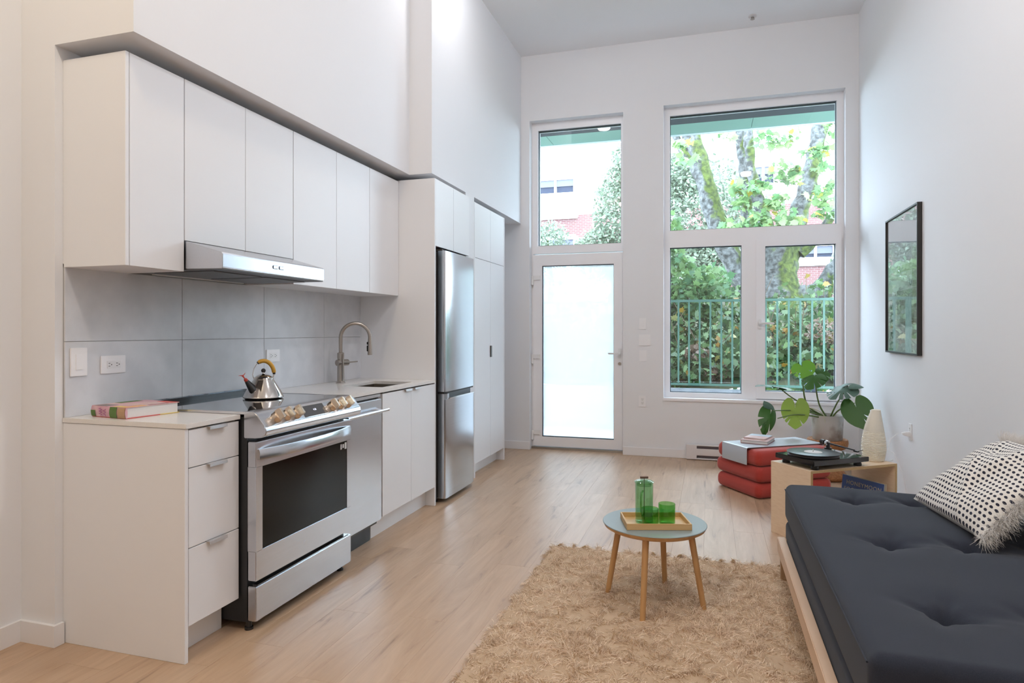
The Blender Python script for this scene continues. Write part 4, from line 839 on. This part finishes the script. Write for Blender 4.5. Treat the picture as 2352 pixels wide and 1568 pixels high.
monleaf((1.10, 5.88, .835), (1.225, 6.02, .835), (0, -.35, 1), .14, 'monstera_grey', slits=[(.7, .1, .45), (-.7, .1, .45)], curl=.5)
monleaf((.505, 5.92, .590), (.445, 5.80, .415), (.35, -1, .1), .17, 'monstera_dark', slits=[(.5, .09, .4), (-.6, .09, .45), (1.3, .1, .5)], curl=.5, fold=.3, holes=[(.2, 1)])
monleaf((.492, 5.93, .600), (.440, 5.90, .665), (-.7, -1, .2), .08, 'monstera_grey', slits=[], curl=.5)
monleaf((.455, 5.86, .500), (.430, 5.84, .375), (-.8, -1, .1), .07, 'monstera_dark', slits=[], curl=.3)
r0 = Vector((.965, 6.10, pz + .185))
for q in ([r0, (.90, 6.08, .64), (.865, 6.03, .80), (.864, 6.0, .905)], [r0 + Vector((.02, 0, 0)), (1.02, 6.0, .655), (1.06, 5.94, .75), (1.088, 5.90, .82)],
          [r0 + Vector((.03, -.01, 0)), (1.02, 5.96, .60), (1.07, 5.88, .655), (1.115, 5.78, .690)], [r0, (.80, 6.06, .62), (.66, 6.03, .71), (.565, 6.0, .790)],
          [(.80, 6.06, .615), (.775, 6.06, .74), (.765, 6.07, .90), (.762, 6.08, .975)], [r0, (.82, 6.05, .575), (.68, 6.0, .590), (.508, 5.92, .592)], [r0 + Vector((0, -.02, 0)), (.80, 5.98, .555), (.68, 5.94, .560), (.55, 5.90, .530)],
          [r0, (.80, 6.08, .60), (.74, 6.05, .66), (.700, 6.0, .645)]):
    stem(q, .0062)
stem([(.80, 6.0, .62), (.86, 5.99, .605), (.915, 5.975, .57), (.925, 5.965, .52), (.93, 5.96, .50)], .0035, 'plant_root')

# ------------------------------------------------------------------ coffee table and tray set
tc_ = (-.250, 3.112); TZ = .372
tbl = thing('coffee_table', 'round coffee table with grey-blue top and four oak legs on the rug', 'table', (tc_[0], tc_[1], 0))
obj('tabletop', lathe(B(), [(0, TZ - .0035), (0, TZ), (.238, TZ), (.240, TZ - .002), (.240, TZ - .0035)], 72, (tc_[0], tc_[1], 0)), 'table_blue', tbl, smooth=30)
obj('top_edge', lathe(B(), [(0, TZ - .0035), (.2397, TZ - .0035), (.232, TZ - .018), (.218, TZ - .026), (0, TZ - .026)], 72, (tc_[0], tc_[1], 0)), 'oak', tbl, smooth=30, label='bevelled oak edge under the grey top')
for fx_, fy_ in ((-.472, 3.13), (-.28, 2.863), (-.215, 3.324), (-.025, 3.064)):
    d = Vector((fx_ - tc_[0], fy_ - tc_[1], 0)); top = Vector((tc_[0], tc_[1], TZ - .026)) + d * .74; obj('leg', tube(B(), [(fx_, fy_, .006), top], [.0125, .0150], 18), 'oak', tbl, smooth=40)
ang = math.atan2(3.013 - 2.926, -.077 + .359); TWd, TDp = .293, .195
ty = thing('wooden_tray', 'rectangular pale oak tray on the coffee table', 'tray', (-.357, 2.940, TZ + .0005), ang + R(-1)); th_ = .028
obj('tray_base', bx(B(), .006, TWd - .006, .006, TDp - .006, 0, .006), 'oak_tray', ty, world=False)
for q in ((0, TWd, 0, .007), (0, TWd, TDp - .007, TDp), (0, .007, .007, TDp - .007), (TWd - .007, TWd, .007, TDp - .007)): obj('rim', bx(B(), *q, 0, th_, .001), 'oak_tray', ty, world=False)
zt = TZ + .0068
ca = thing('glass_carafe', 'tall green glass carafe with lid and brown wooden knob, tallest on the tray', 'carafe', (-.292, 3.062, zt))
def cup(r, h, t, n=40, base=.004): return lathe(B(), [(0, .0005), (r * .9, .0005), (r, .006), (r, h), (r - t / 2, h + .0012), (r - t, h), (r - t, base + .003), (r * .85, base), (0, base)], n)
obj('body', cup(.0415, .186, .0022), 'green_glass', ca, world=False, smooth=50)
ld = obj('lid', lathe(B(), [(0, .2005), (.013, .2005), (.034, .197), (.0455, .190), (.045, .187), (.036, .186), (.034, .172), (.032, .172), (.032, .188), (.02, .196), (0, .197)], 40), 'green_glass', ca, world=False, smooth=50)
obj('lid_knob', tube(B(), [(-.018, -.004, .209), (.018, .004, .210)], .0055, 14), 'brown_wood', ld, world=False, smooth=40)
obj('rod', tube(B(), [(0, 0, .206), (0, 0, .06), (.001, 0, .012)], .0016, 8), 'brown_wood', ca, world=False, smooth=40)
obj('handle', tube(B(), [(-.002, -.040, .155), (-.006, -.062, .152), (-.008, -.070, .135), (-.008, -.070, .07), (-.006, -.062, .048), (-.002, -.041, .044)], .0045, 12), 'green_glass_deep', ca, world=False, smooth=60)
for nm, lb, x, y, r, h in (('drinking_glass', 'shorter deep green tumbler in front of the carafe on the tray', -.262, 3.024, .0385, .078), ('drinking_glass', 'wider deep green tumbler right of the carafe on the tray', -.190, 3.075, .0385, .092)):
    t = thing(nm, lb, 'glass', (x, y, zt), group='green tumblers'); obj('vessel', cup(r, h, .0022), 'green_glass_deep', t, world=False, smooth=50)

# ------------------------------------------------------------------ rug
RX0, RX1, RY0, RY1 = -.885, 1.22, 2.02, 3.72
rug = thing('shag_rug', 'tan long-pile shag rug with small tassels under the coffee table', 'rug', (RX0, RY0, 0))
gx, gy = 60, 50; b = B(); 
obj('rug_backing', box(RX0 + .01, RX1 - .01, RY0 + .01, RY1 - .01, .0005, .008), 'rug_backing', rug)
NT = 115000
P = np.zeros((NT, 3)); P[:, 0] = RX0 + rng.random(NT) ** .98 * (RX1 - RX0); P[:, 1] = RY0 + rng.random(NT) * (RY1 - RY0); P[:, 2] = .006
fxn = np.sin(P[:, 0] * 23 + 2.1 * np.sin(P[:, 1] * 17)) + .8 * np.sin(P[:, 1] * 31 + 1.7 * np.sin(P[:, 0] * 26)); fyn = np.sin(P[:, 1] * 19 + 2.3 * np.sin(P[:, 0] * 21) + 1) + .8 * np.sin(P[:, 0] * 37 + 2 * np.sin(P[:, 1] * 29))
fx2 = np.sin(P[:, 0] * 7 + 1.5 * np.sin(P[:, 1] * 5)); D = np.stack([.95 * fxn + .25 * fx2, .95 * fyn - .2, np.full(NT, .95)], 1)
Ln = .032 + .016 * rng.random(NT) + .006 * fx2 + .006 * fxn * fyn * .5
V, F = strands(P, D, np.maximum(Ln, .012), .0032, 3, 1.5, .30)
V[:, 2] = np.maximum(V[:, 2], .003)
V[:, 0] = np.clip(V[:, 0], RX0 - .02, RX1 + .03)
cl = np.clip(.50 + .34 * fxn * fyn * .5 + .10 * fx2 + rng.normal(0, .25, NT), 0, 1)
obj('pile', mesh_np('pile', V, F, np.repeat(cl, 3)), 'rug_wool', rug, kind='stuff')
me_t = None
for row, y, s in (('far', RY1, 1), ('near', RY0, -1)):
    x = RX0 + .05
    while x < RX1 - .05:
        jx = x + random.uniform(-.012, .012)
        if me_t is None:
            PP = [(0, 0, .012)] * 60; DD = [(rng.normal(0, .5), 1, rng.normal(0, .3)) for _ in range(60)]; V, F = strands(PP, DD, [.045] * 60, .003, 3, .7, .2); me_t = mesh_np('tassel', V, F, np.repeat(rng.random(60), 3)); me_t.materials.append(M['rug_wool'])
            bb = B(); tube(bb, [(0, -.03, .01), (0, -.01, .014), (0, .003, .014)], [.007, .009, .008], 8); mk = bpy.data.meshes.new('tassel_knot'); bb.to_mesh(mk); bb.free(); mk.materials.append(M['rug_wool'])
        o = bpy.data.objects.new('tassel', me_t); C.objects.link(o); o.parent = rug; o.location = (jx - RX0, y - RY0 + s * random.uniform(.012, .03), 0); o.rotation_euler = (0, 0, (0 if s > 0 else PI) + random.uniform(-.7, .7)); o.scale = [random.uniform(.65, 1.0)] * 3
        MW[o.name] = MW[rug.name]
        k = bpy.data.objects.new('knot', mk); C.objects.link(k); k.parent = o
        x += random.uniform(.055, .085)

# ------------------------------------------------------------------ framed poster
fp = thing('framed_poster', 'black-framed grey-green abstract poster with lettering on the right wall', 'picture', (1.3265, 4.82, 1.108))
fx0, fx1, fy0, fy1, fz0, fz1 = 1.297, 1.3265, 4.817, 5.62, 1.108, 2.115; w = .012
b = B(); bx(b, fx0, fx1, fy0, fy0 + w, fz0, fz1, .001, 1); bx(b, fx0, fx1, fy1 - w, fy1, fz0, fz1, .001, 1); bx(b, fx0, fx1, fy0 + w, fy1 - w, fz0, fz0 + w, .001, 1); bx(b, fx0, fx1, fy0 + w, fy1 - w, fz1 - w, fz1, .001, 1)
obj('frame', b, 'frame_black', fp); ps = obj('poster', box(1.312, 1.315, fy0 + w, fy1 - w, fz0 + w, fz1 - w), 'poster_paper', fp)
def art(ya, yb, za, zb, m): obj('print_area', box(1.3114, 1.3122, ya, yb, za, zb), m, ps)
art(fy0 + w, fy1 - w, 1.88, fz1 - w, 'poster_top'); art(fy0 + w, 4.98, 1.22, 1.84, 'poster_green'); art(4.985, 5.35, 1.30, 1.56, 'poster_dark'); art(4.985, 5.36, 1.13, 1.29, 'poster_light'); art(4.99, 5.35, 1.69, 1.74, 'poster_green')
text('print_lettering', 'hams', .17, 'poster_ink', ps, frame_mtx((1.3105, 5.50, 1.30), (0, 0, 1), (0, 1, 0)), .0004, space=1.05)
text('print_lettering', 'c', .11, 'poster_ink', ps, frame_mtx((1.3105, 5.02, 1.60), (0, 0, 1), (0, 1, 0)), .0004)
obj('glass', box(1.3065, 1.308, fy0 + w, fy1 - w, fz0 + w, fz1 - w), 'picture_glass', fp)
# ------------------------------------------------------------------ outside
struct('ground', box(-14, 16, FY1, 8.5, -.12, -.02), 'patio_concrete')
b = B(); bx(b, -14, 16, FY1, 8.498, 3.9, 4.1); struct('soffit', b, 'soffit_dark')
ov = thing('soffit_canopy', 'green soffit boards of the overhang above the windows', 'soffit', (0, 8.5, 3.9))
xx = -5.0
for x0, x1 in ((-6.0, -3.905), (-3.9, -2.115), (-2.11, .512), (.517, 2.9), (2.905, 5)): obj('panel', box(x0, x1, 8.5, 8.94, 3.9, 3.94), 'soffit_green', ov)
obj('fascia', box(-6, 5, 8.943, 8.97, 3.885, 4.3), 'fascia', ov)
struct('kerb', bx(bx(B(), -10, 12, 8.5, 8.68, -.1, .50), -10, 12, 8.49, 8.70, .50, .53), 'concrete')
rl = thing('garden_railing', 'green metal railing with vertical bars outside the large window', 'railing', (-2, 8.6, .53))
obj('top_rail', box(-2.6, 3.6, 8.58, 8.62, 1.64, 1.672, .003), 'rail_green', rl); obj('bottom_rail', box(-2.6, 3.6, 8.582, 8.618, .572, .602, .003), 'rail_green', rl)
x = -.425 - .129 * 16
while x < 3.55:
    obj('bar', box(x - .011, x + .011, 8.589, 8.611, .60, 1.642), 'rail_green', rl); x += .1315
for x in (-1.9, .385, 1.50, 3.0): obj('post', box(x - .022, x + .022, 8.576, 8.624, .50, 1.66, .002), 'rail_green', rl)
# planted bank
def bankz(x, y): return .45 + max(0, y - 8.7) * .30 + .10 * math.sin(x * 1.7) + .06 * math.sin(y * 3)
nx_, ny_ = 60, 40; b = B(); g = {}
for i in range(nx_ + 1):
    for j in range(ny_ + 1):
        X = -14 + 30 * i / nx_; Y = 8.68 + 19.2 * (j / ny_) ** 1.4; g[i, j] = b.verts.new((X, Y, min(bankz(X, Y), 1.9 + .1 * math.sin(X))))
for i in range(nx_):
    for j in range(ny_): b.faces.new((g[i, j], g[i + 1, j], g[i + 1, j + 1], g[i, j + 1]))
o = struct('terrain', b, 'ground_soil', smooth=60)
ml = [(0, 0), (.16, .06), (.42, .02), (.30, .20), (.50, .40), (.27, .42), (.22, .62), (.08, .60), (0, 1.0)]
ml = np.array(ml + [(-x, y) for x, y in ml[1:-1][::-1]]); KL = len(ml)
def leaf_cloud(name, C_, size, mat, parent, spread=1.0, up=.4, nz=.5, poly=None, kind='stuff', fac=None):
    C_ = np.asarray(C_, dtype=float); n = len(C_); pl = ml if poly is None else poly; k = len(pl)
    N_ = rng.normal(0, nz, (n, 3)) + np.array([0, -.6, up]); N_ /= np.linalg.norm(N_, axis=1)[:, None]
    Dd = rng.normal(0, 1, (n, 3)) * spread + np.array([0, -.2, -.5]); Dd -= N_ * np.sum(Dd * N_, 1)[:, None]; Dd /= np.linalg.norm(Dd, axis=1)[:, None]
    Sd = np.cross(Dd, N_); s = np.asarray(size) * (.6 + .8 * rng.random(n))
    V = C_[:, None, :] + (Sd[:, None, :] * pl[None, :, 0:1] + Dd[:, None, :] * pl[None, :, 1:2]) * s[:, None, None]
    V = V - N_[:, None, :] * (pl[None, :, 0:1] ** 2 + .4 * (pl[None, :, 1:2] - .4) ** 2) * s[:, None, None] * .5
    return obj(name, mesh_np(name, V.reshape(-1, 3), np.arange(n * k).reshape(n, k), rng.random(n) if fac is None else fac), mat, parent, kind=kind)
oval = np.array([(0, 0), (.22, .25), (.24, .55), (0, 1), (-.24, .55), (-.22, .25)])
def blob(n, c, r, flat=1.0, shell=.55):
    d = rng.normal(0, 1, (n, 3)); d /= np.linalg.norm(d, axis=1)[:, None]; rad = shell + (1 - shell) * rng.random(n) ** .6
    return np.array(c) + d * rad[:, None] * np.array(r)
# ivy bank: a hedge of broad leaves behind the railing
iv = thing('ivy_hedge', 'dense bank of broad green leaves behind the railing', 'hedge', (.4, 9.4, .6)); n = 11500
Cc_ = np.zeros((n, 3)); Cc_[:, 0] = rng.uniform(-2.4, 3.6, n); t_ = rng.random(n); Cc_[:, 1] = 8.88 + t_ * 1.6 + rng.normal(0, .10, n)
Cc_[:, 2] = .42 + (rng.random(n) ** .8) * (.45 + t_ * 1.15) + .08 * np.sin(Cc_[:, 0] * 5)
leaf_cloud('foliage', Cc_, .105, 'ivy_leaf', iv, 1, .5, .55)
me = bpy.data.meshes.new('leaf'); bb = B(); bb.faces.new([bb.verts.new((x, y, -.5 * (x * x + .4 * (y - .4) ** 2))) for x, y in ml]); bb.to_mesh(me); bb.free(); me.materials.append(M['ivy_leaf_single'])
for k in range(240):
    o = bpy.data.objects.new('leaf', me); C.objects.link(o); o.parent = iv; X = random.uniform(-.75, 2.0); t_ = random.random()
    o.location = (X - .4, 9.02 + t_ * .9 - 9.4 + random.uniform(-.05, .05), .50 + random.random() * (.4 + .75 * t_) - .6); s = random.uniform(.09, .15); o.scale = (s, s, s)
    o.rotation_euler = (R(random.uniform(40, 110)), random.uniform(-.5, .5), PI + random.uniform(-.9, .9)); MW[o.name] = MW[iv.name]
core = obj('branches', B(), None, iv) if False else None
b = B()
for k in range(90):
    x = random.uniform(-1.6, 2.6); y = random.uniform(9.2, 10.6); z = bankz(x, y); h = random.uniform(.5, 1.1)
    tube(b, [(x, y, z - .1), (x + random.uniform(-.1, .1), y - .05, z + h * .5), (x + random.uniform(-.3, .3), y - random.uniform(0, .3), z + h)], [.008, .006, .003], 5)
obj('twigs', b, 'dry_leaf', iv, kind='stuff')
dry = thing('dry_flower_bush', 'dusty pink dried flower heads among the leaves right of the window handle', 'bush', (1.45, 9.3, 1.1))
leaf_cloud('foliage', np.concatenate([blob(260, (1.42, 9.25, 1.27), (.22, .2, .16)), blob(200, (1.62, 9.3, 1.05), (.18, .2, .14))]), .05, 'dry_leaf', dry, poly=oval)
dead = thing('brown_leaf_clump', 'clump of brown dead leaves low in the hedge behind the left pane', 'bush', (-.1, 9.05, .8))
leaf_cloud('foliage', np.concatenate([blob(70, (-.18, 9.02, .98), (.16, .1, .09)), blob(40, (.32, 9.05, .85), (.12, .1, .08)), blob(40, (.1, 9.0, .72), (.2, .1, .06))]), .085, 'dry_leaf', dead)
b1 = thing('maple_sapling', 'pale green maple sapling left of the big trunk, above the railing', 'tree', (-.4, 10.3, 1.0)); 
pts = np.concatenate([blob(650, (-.62, 10.2, 2.05), (.45, .4, .55)), blob(420, (-.25, 10.1, 1.75), (.4, .3, .35)), blob(260, (-.75, 10.2, 2.75), (.4, .3, .35)), blob(120, (.05, 10, 2.0), (.25, .2, .25))]); leaf_cloud('foliage', pts, .12, 'bush_leaf', b1, 1, .6, .5)
obj('stem', tube(B(), [(-.55, 10.3, 1.0), (-.5, 10.25, 1.6), (-.6, 10.2, 2.4)], [.03, .025, .012], 8), 'mossy_bark', b1, smooth=60)
# big mossy multi-stem tree (scene units: metres, about 12.5 m from the window wall's outside)
TY = 12.6
mtree = thing('mossy_maple_tree', 'large multi-stemmed mossy maple tree in front of the brick building', 'tree', (1.25, TY, 1.2))
def limb(pts, rad, name='trunk', amp=.05, n=22, seed=0):
    # refine then roughen
    P_ = [Vector(p) for p in pts]; Q = []; Rr = []
    for i in range(len(P_) - 1):
        p0 = P_[max(i - 1, 0)]; p1 = P_[i]; p2 = P_[i + 1]; p3 = P_[min(i + 2, len(P_) - 1)]
        for k in range(8):
            t = k / 8; Q.append(.5 * ((2 * p1) + (-p0 + p2) * t + (2 * p0 - 5 * p1 + 4 * p2 - p3) * t * t + (-p0 + 3 * p1 - 3 * p2 + p3) * t ** 3)); Rr.append(rad[i] + (rad[i + 1] - rad[i]) * t)
    Q.append(P_[-1]); Rr.append(rad[-1]); b = tube(B(), Q, Rr, n)
    for v in b.verts: v.co += Vector(noise.noise_vector(v.co * 4 + Vector((seed, 0, 0)))) * amp + Vector(noise.noise_vector(v.co * 13)) * amp * .4
    return obj(name, b, 'mossy_bark', mtree, smooth=70)
K = TY / 13.0
def T(x, z, dy=0):   # points measured on a 13 m plane, scaled to the tree's distance from the lens
    return (x * K + dy * x / 13, TY + dy, 1.27 + (z - 1.27) * (K + dy / 13))
limb([T(-.50, 5.5), T(-.30, 4.9), T(-.05, 4.0), T(.17, 3.25), T(.45, 2.55), T(.85, 1.95), T(1.15, 1.3)], [.145, .16, .175, .185, .20, .23, .28], seed=1)
limb([T(-.75, 5.3), T(-.55, 4.9), T(-.38, 4.6)], [.05, .08, .12], 'branch', .02, 12, 7)
limb([T(.50, 5.4, .3), T(.58, 4.7, .3), T(.66, 3.9, .3), T(.72, 3.2, .3), T(.95, 2.5, .2), T(1.15, 1.7, 0)], [.09, .10, .10, .11, .14, .2], seed=2)
limb([T(.70, 5.4, -.1), T(.72, 4.6, -.1), T(.80, 4.1, -.1), T(.97, 3.4, -.1), T(1.10, 2.9, -.1), T(1.22, 2.1, 0)], [.07, .085, .10, .11, .16, .22], seed=3)
limb([T(2.10, 5.6), T(1.95, 5.0), T(1.80, 4.2), T(1.66, 3.7), T(1.50, 3.15), T(1.36, 2.6), T(1.25, 1.7)], [.12, .13, .14, .15, .165, .20, .28], seed=4)
limb([T(1.20, 2.9), T(1.22, 2.4), T(1.24, 1.9), T(1.30, 1.3), T(1.30, .8)], [.30, .33, .36, .42, .50], seed=5, amp=.08)
limb([T(1.15, 1.85), T(1.55, 1.85), T(1.90, 1.97), T(2.2, 2.36), T(2.6, 3.0), T(3.1, 3.8)], [.26, .24, .20, .17, .15, .12], 'branch', seed=6)
limb([T(1.95, 3.1), T(2.2, 3.45), T(2.5, 3.8)], [.07, .07, .06], 'branch', .02, 12, 8)
limb([T(1.95, 3.1), T(1.8, 2.9), T(1.6, 2.7)], [.07, .09, .12], 'branch', .02, 12, 9)
# hanging leaf sprays of the big tree
def spray(centres, n, r, dy=-.8):
    out = []
    for x, z in centres: out.append(blob(n, T(x, z, dy), (r * 1.3, r, r * .75), shell=0))
    return np.concatenate(out)
sp1_ = spray([(.55, 3.95), (.75, 3.95), (.95, 4.05), (1.2, 4.15), (1.45, 4.1), (1.6, 4.3), (1.35, 4.35), (.45, 4.05), (1.15, 3.65), (1.05, 3.45), (1.3, 3.75), (2.0, 4.6), (2.2, 4.9), (2.1, 5.1), (1.95, 4.3), (1.9, 3.7), (2.05, 3.9), (1.75, 4.55), (.6, 3.7)], 17, .17)
sp2_ = spray([(.65, 3.25), (.8, 3.45), (.85, 3.2), (.55, 3.15), (1.15, 3.3), (1.35, 3.25), (1.0, 3.2), (1.5, 3.35), (.4, 3.3), (1.3, 3.45), (2.0, 3.4), (2.05, 3.55), (1.2, 4.8), (.3, 5.0), (1.0, 4.9), (-.5, 4.6), (-.55, 4.9), (1.45, 4.9)], 17, .18)
leaf_cloud('foliage', np.concatenate([sp1_, sp2_]), 0.155, 'maple_leaf', mtree, 1, .5, .5)
leaf_cloud('foliage', spray([(-1.0, 5.2), (-1.2, 5.25), (-.85, 5.3)], 8, .12, -1.5), .16, 'bush_leaf', mtree)
# fine-leaved trees behind
def crown(name, label, blobs, base, n, size, mat='fine_leaf', th=.12):
    t = thing(name, label, 'tree', base); cs = np.concatenate([blob(int(n * w), c, r, shell=.35) for c, r, w in blobs]); leaf_cloud('foliage', cs, size, mat, t, 1, .5, .6, poly=oval)
    c0 = blobs[0][0]; obj('trunk', tube(B(), [base, ((base[0] + c0[0]) / 2 + .1, base[1], (base[2] + c0[2]) / 2), c0], [th, th * .8, th * .4], 10), 'mossy_bark', t, smooth=60); return t
crown('fine_leaved_tree', 'pale fine-leaved tree seen through the pane above the door', [((-2.45, 19, 4.4), (.9, .8, 1.9), .5), ((-2.9, 19, 3.5), (1.1, .8, .9), .3), ((-2.2, 19, 5.9), (.6, .6, 1.0), .2)], (-2.9, 19, 1.5), 11000, .11)
crown('fine_leaved_tree', 'fine-leaved evergreen behind the leaning mossy trunk', [((-.1, 17, 4.1), (1.5, .9, 1.6), .5), ((.2, 17, 2.8), (1.6, .9, 1.1), .35), ((-.9, 17, 5.2), (.7, .7, .6), .15)], (-.1, 17, 1.5), 15000, .10)
crown('fine_leaved_tree', 'small pale shrub in front of the brick wall below the balcony', [((-5.2, 21, 4.3), (.8, .6, .7), .6), ((-5.0, 21, 3.2), (.8, .6, .8), .4)], (-5.1, 21, 1.5), 2600, .10)
crown('fine_leaved_tree', 'fine-leaved shrub right of the brick gable window', [((3.9, 18, 4.4), (.9, .6, .7), .5), ((3.6, 18, 3.0), (.7, .6, .5), .5)], (3.8, 18, 1.5), 3200, .09)
crown('background_shrub', 'mid-green shrub behind the railing leaves and the trunk base', [((.2, 13.8, 1.9), (1.8, .5, .7), .6), ((2.6, 14, 1.2), (1.2, .5, .5), .4)], (.3, 13.8, 1.2), 4200, .13, 'bush_leaf', .04)

# ------------------------------------------------------------------ brick apartment building across
AY = 28.0
ab = thing('apartment_building', 'red brick apartment building with white windows across the street', 'building', (0, AY, 1.5))
wins = [(-8.6, -5.64, 6.34, 8.05, 'balcony'), (-8.6, -5.64, 3.6, 5.45, 'win'), (1.6, 2.55, 6.9, 8.0, 'win'), (3.30, 4.72, 3.98, 4.72, 'win'), (-1.6, -.2, 6.6, 8.0, 'win'), (5.6, 7.0, 6.9, 8.0, 'win')]
b = B()
xs = sorted({-12.0, 12.0, *[w[0] for w in wins], *[w[1] for w in wins]}); zs = sorted({1.0, 8.35, *[w[2] for w in wins], *[w[3] for w in wins]})
for i in range(len(xs) - 1):
    for j in range(len(zs) - 1):
        cx, cz = (xs[i] + xs[i + 1]) / 2, (zs[j] + zs[j + 1]) / 2
        if any(w[0] < cx < w[1] and w[2] < cz < w[3] for w in wins): continue
        bx(b, xs[i], xs[i + 1], AY, AY + .4, zs[j], zs[j + 1])
obj('wall', b, 'mortar', ab)
bw, bh_, gp = .205, .062, .013
me = bpy.data.meshes.new('brick'); bb = bx(B(), 0, bw, -.008, .02, 0, bh_, 0); bb.to_mesh(me); bb.free(); me.materials.append(M['brick'])
mass = B(); pale = B(); nb = 0
def seen(x, z): return (2.9 < x < 4.9 and 3.0 < z < 4.7) or (-6.9 < x < -4.6 and 5.2 < z < 6.35)
r_ = 0; z = 1.8
while z < 8.3:
    x = -9.0 + (.11 if r_ % 2 else 0)
    while x < 7.5:
        cx, cz = x + bw / 2, z + bh_ / 2
        if not any(w[0] - .12 < cx < w[1] + .12 and w[2] - .1 < cz < w[3] + .12 for w in wins):
            if seen(x, z) and nb < 295:
                o = bpy.data.objects.new('brick', me); C.objects.link(o); o.parent = ab; o.location = (x, -0.0, z - 1.5); nb += 1; MW[o.name] = MW[ab.name]
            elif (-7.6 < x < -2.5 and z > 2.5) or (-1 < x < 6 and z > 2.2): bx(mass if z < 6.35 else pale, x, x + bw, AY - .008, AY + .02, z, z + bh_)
        x += bw + gp
    z += bh_ + gp; r_ += 1
obj('brick_courses', mass, 'brick', ab, kind='stuff'); obj('glare_brick_courses', pale, 'glare_brick', ab, kind='stuff', label='upper brick courses with glare put into their paler colour')  # glare over the upper storeys is put into this paler brick colour
for x0, x1, z0, z1, kd in wins:
    wd = obj('window', ring(B(), x0, x1, z0, z1, x0 + .09, x1 - .09, z0 + .09, z1 - .09, AY - .03, AY + .15, 0), 'trim_white', ab)
    xm = (x0 + x1) / 2 if kd != 'balcony' else -6.55
    obj('mullion', box(xm - .05, xm + .05, AY - .01, AY + .12, z0, z1), 'trim_white', wd); obj('pane', box(x0 + .08, x1 - .08, AY + .08, AY + .1, z0 + .08, z1 - .08), 'far_glass', wd)
    obj('white_panel', box(x0 + .1, x1 - .1, AY + .04, AY + .07, z0 + .1, z0 + (z1 - z0) * (.62 if kd == 'balcony' else .3)), 'trim_white', wd); obj('recess_band', box(x0 + .1, x1 - .1, AY + .03, AY + .06, z1 - .38, z1 - .09), 'recess_shade', wd); obj('sill', box(x0 - .1, x1 + .1, AY - .1, AY + .05, z0 - .13, z0), 'trim_white', wd)  # top band: recess shade put in as colour; lower panel: plain white
obj('balcony_front', bx(bx(B(), -9, -5.6, AY - .5, AY - .4, 6.3, 6.42), -9, -5.6, AY - .5, AY - .45, 7.05, 7.12), 'trim_white', ab)
for k in range(26): obj('baluster', box(-9 + k * .13, -8.97 + k * .13, AY - .49, AY - .46, 6.42, 7.05), 'trim_white', ab)
obj('string_course', box(-12, 12, AY - .06, AY, 5.30, 5.36), 'trim_white', ab); obj('parapet', box(-12, 12, AY - .15, AY + .4, 8.35, 9.6), 'trim_white', ab); obj('cornice', box(-12, 12, AY - .25, AY, 8.52, 8.60), 'fascia', ab)
obj('corner_trim', box(-5.1, -4.2, AY - .04, AY + .01, 1.5, 5.1), 'trim_white', ab)
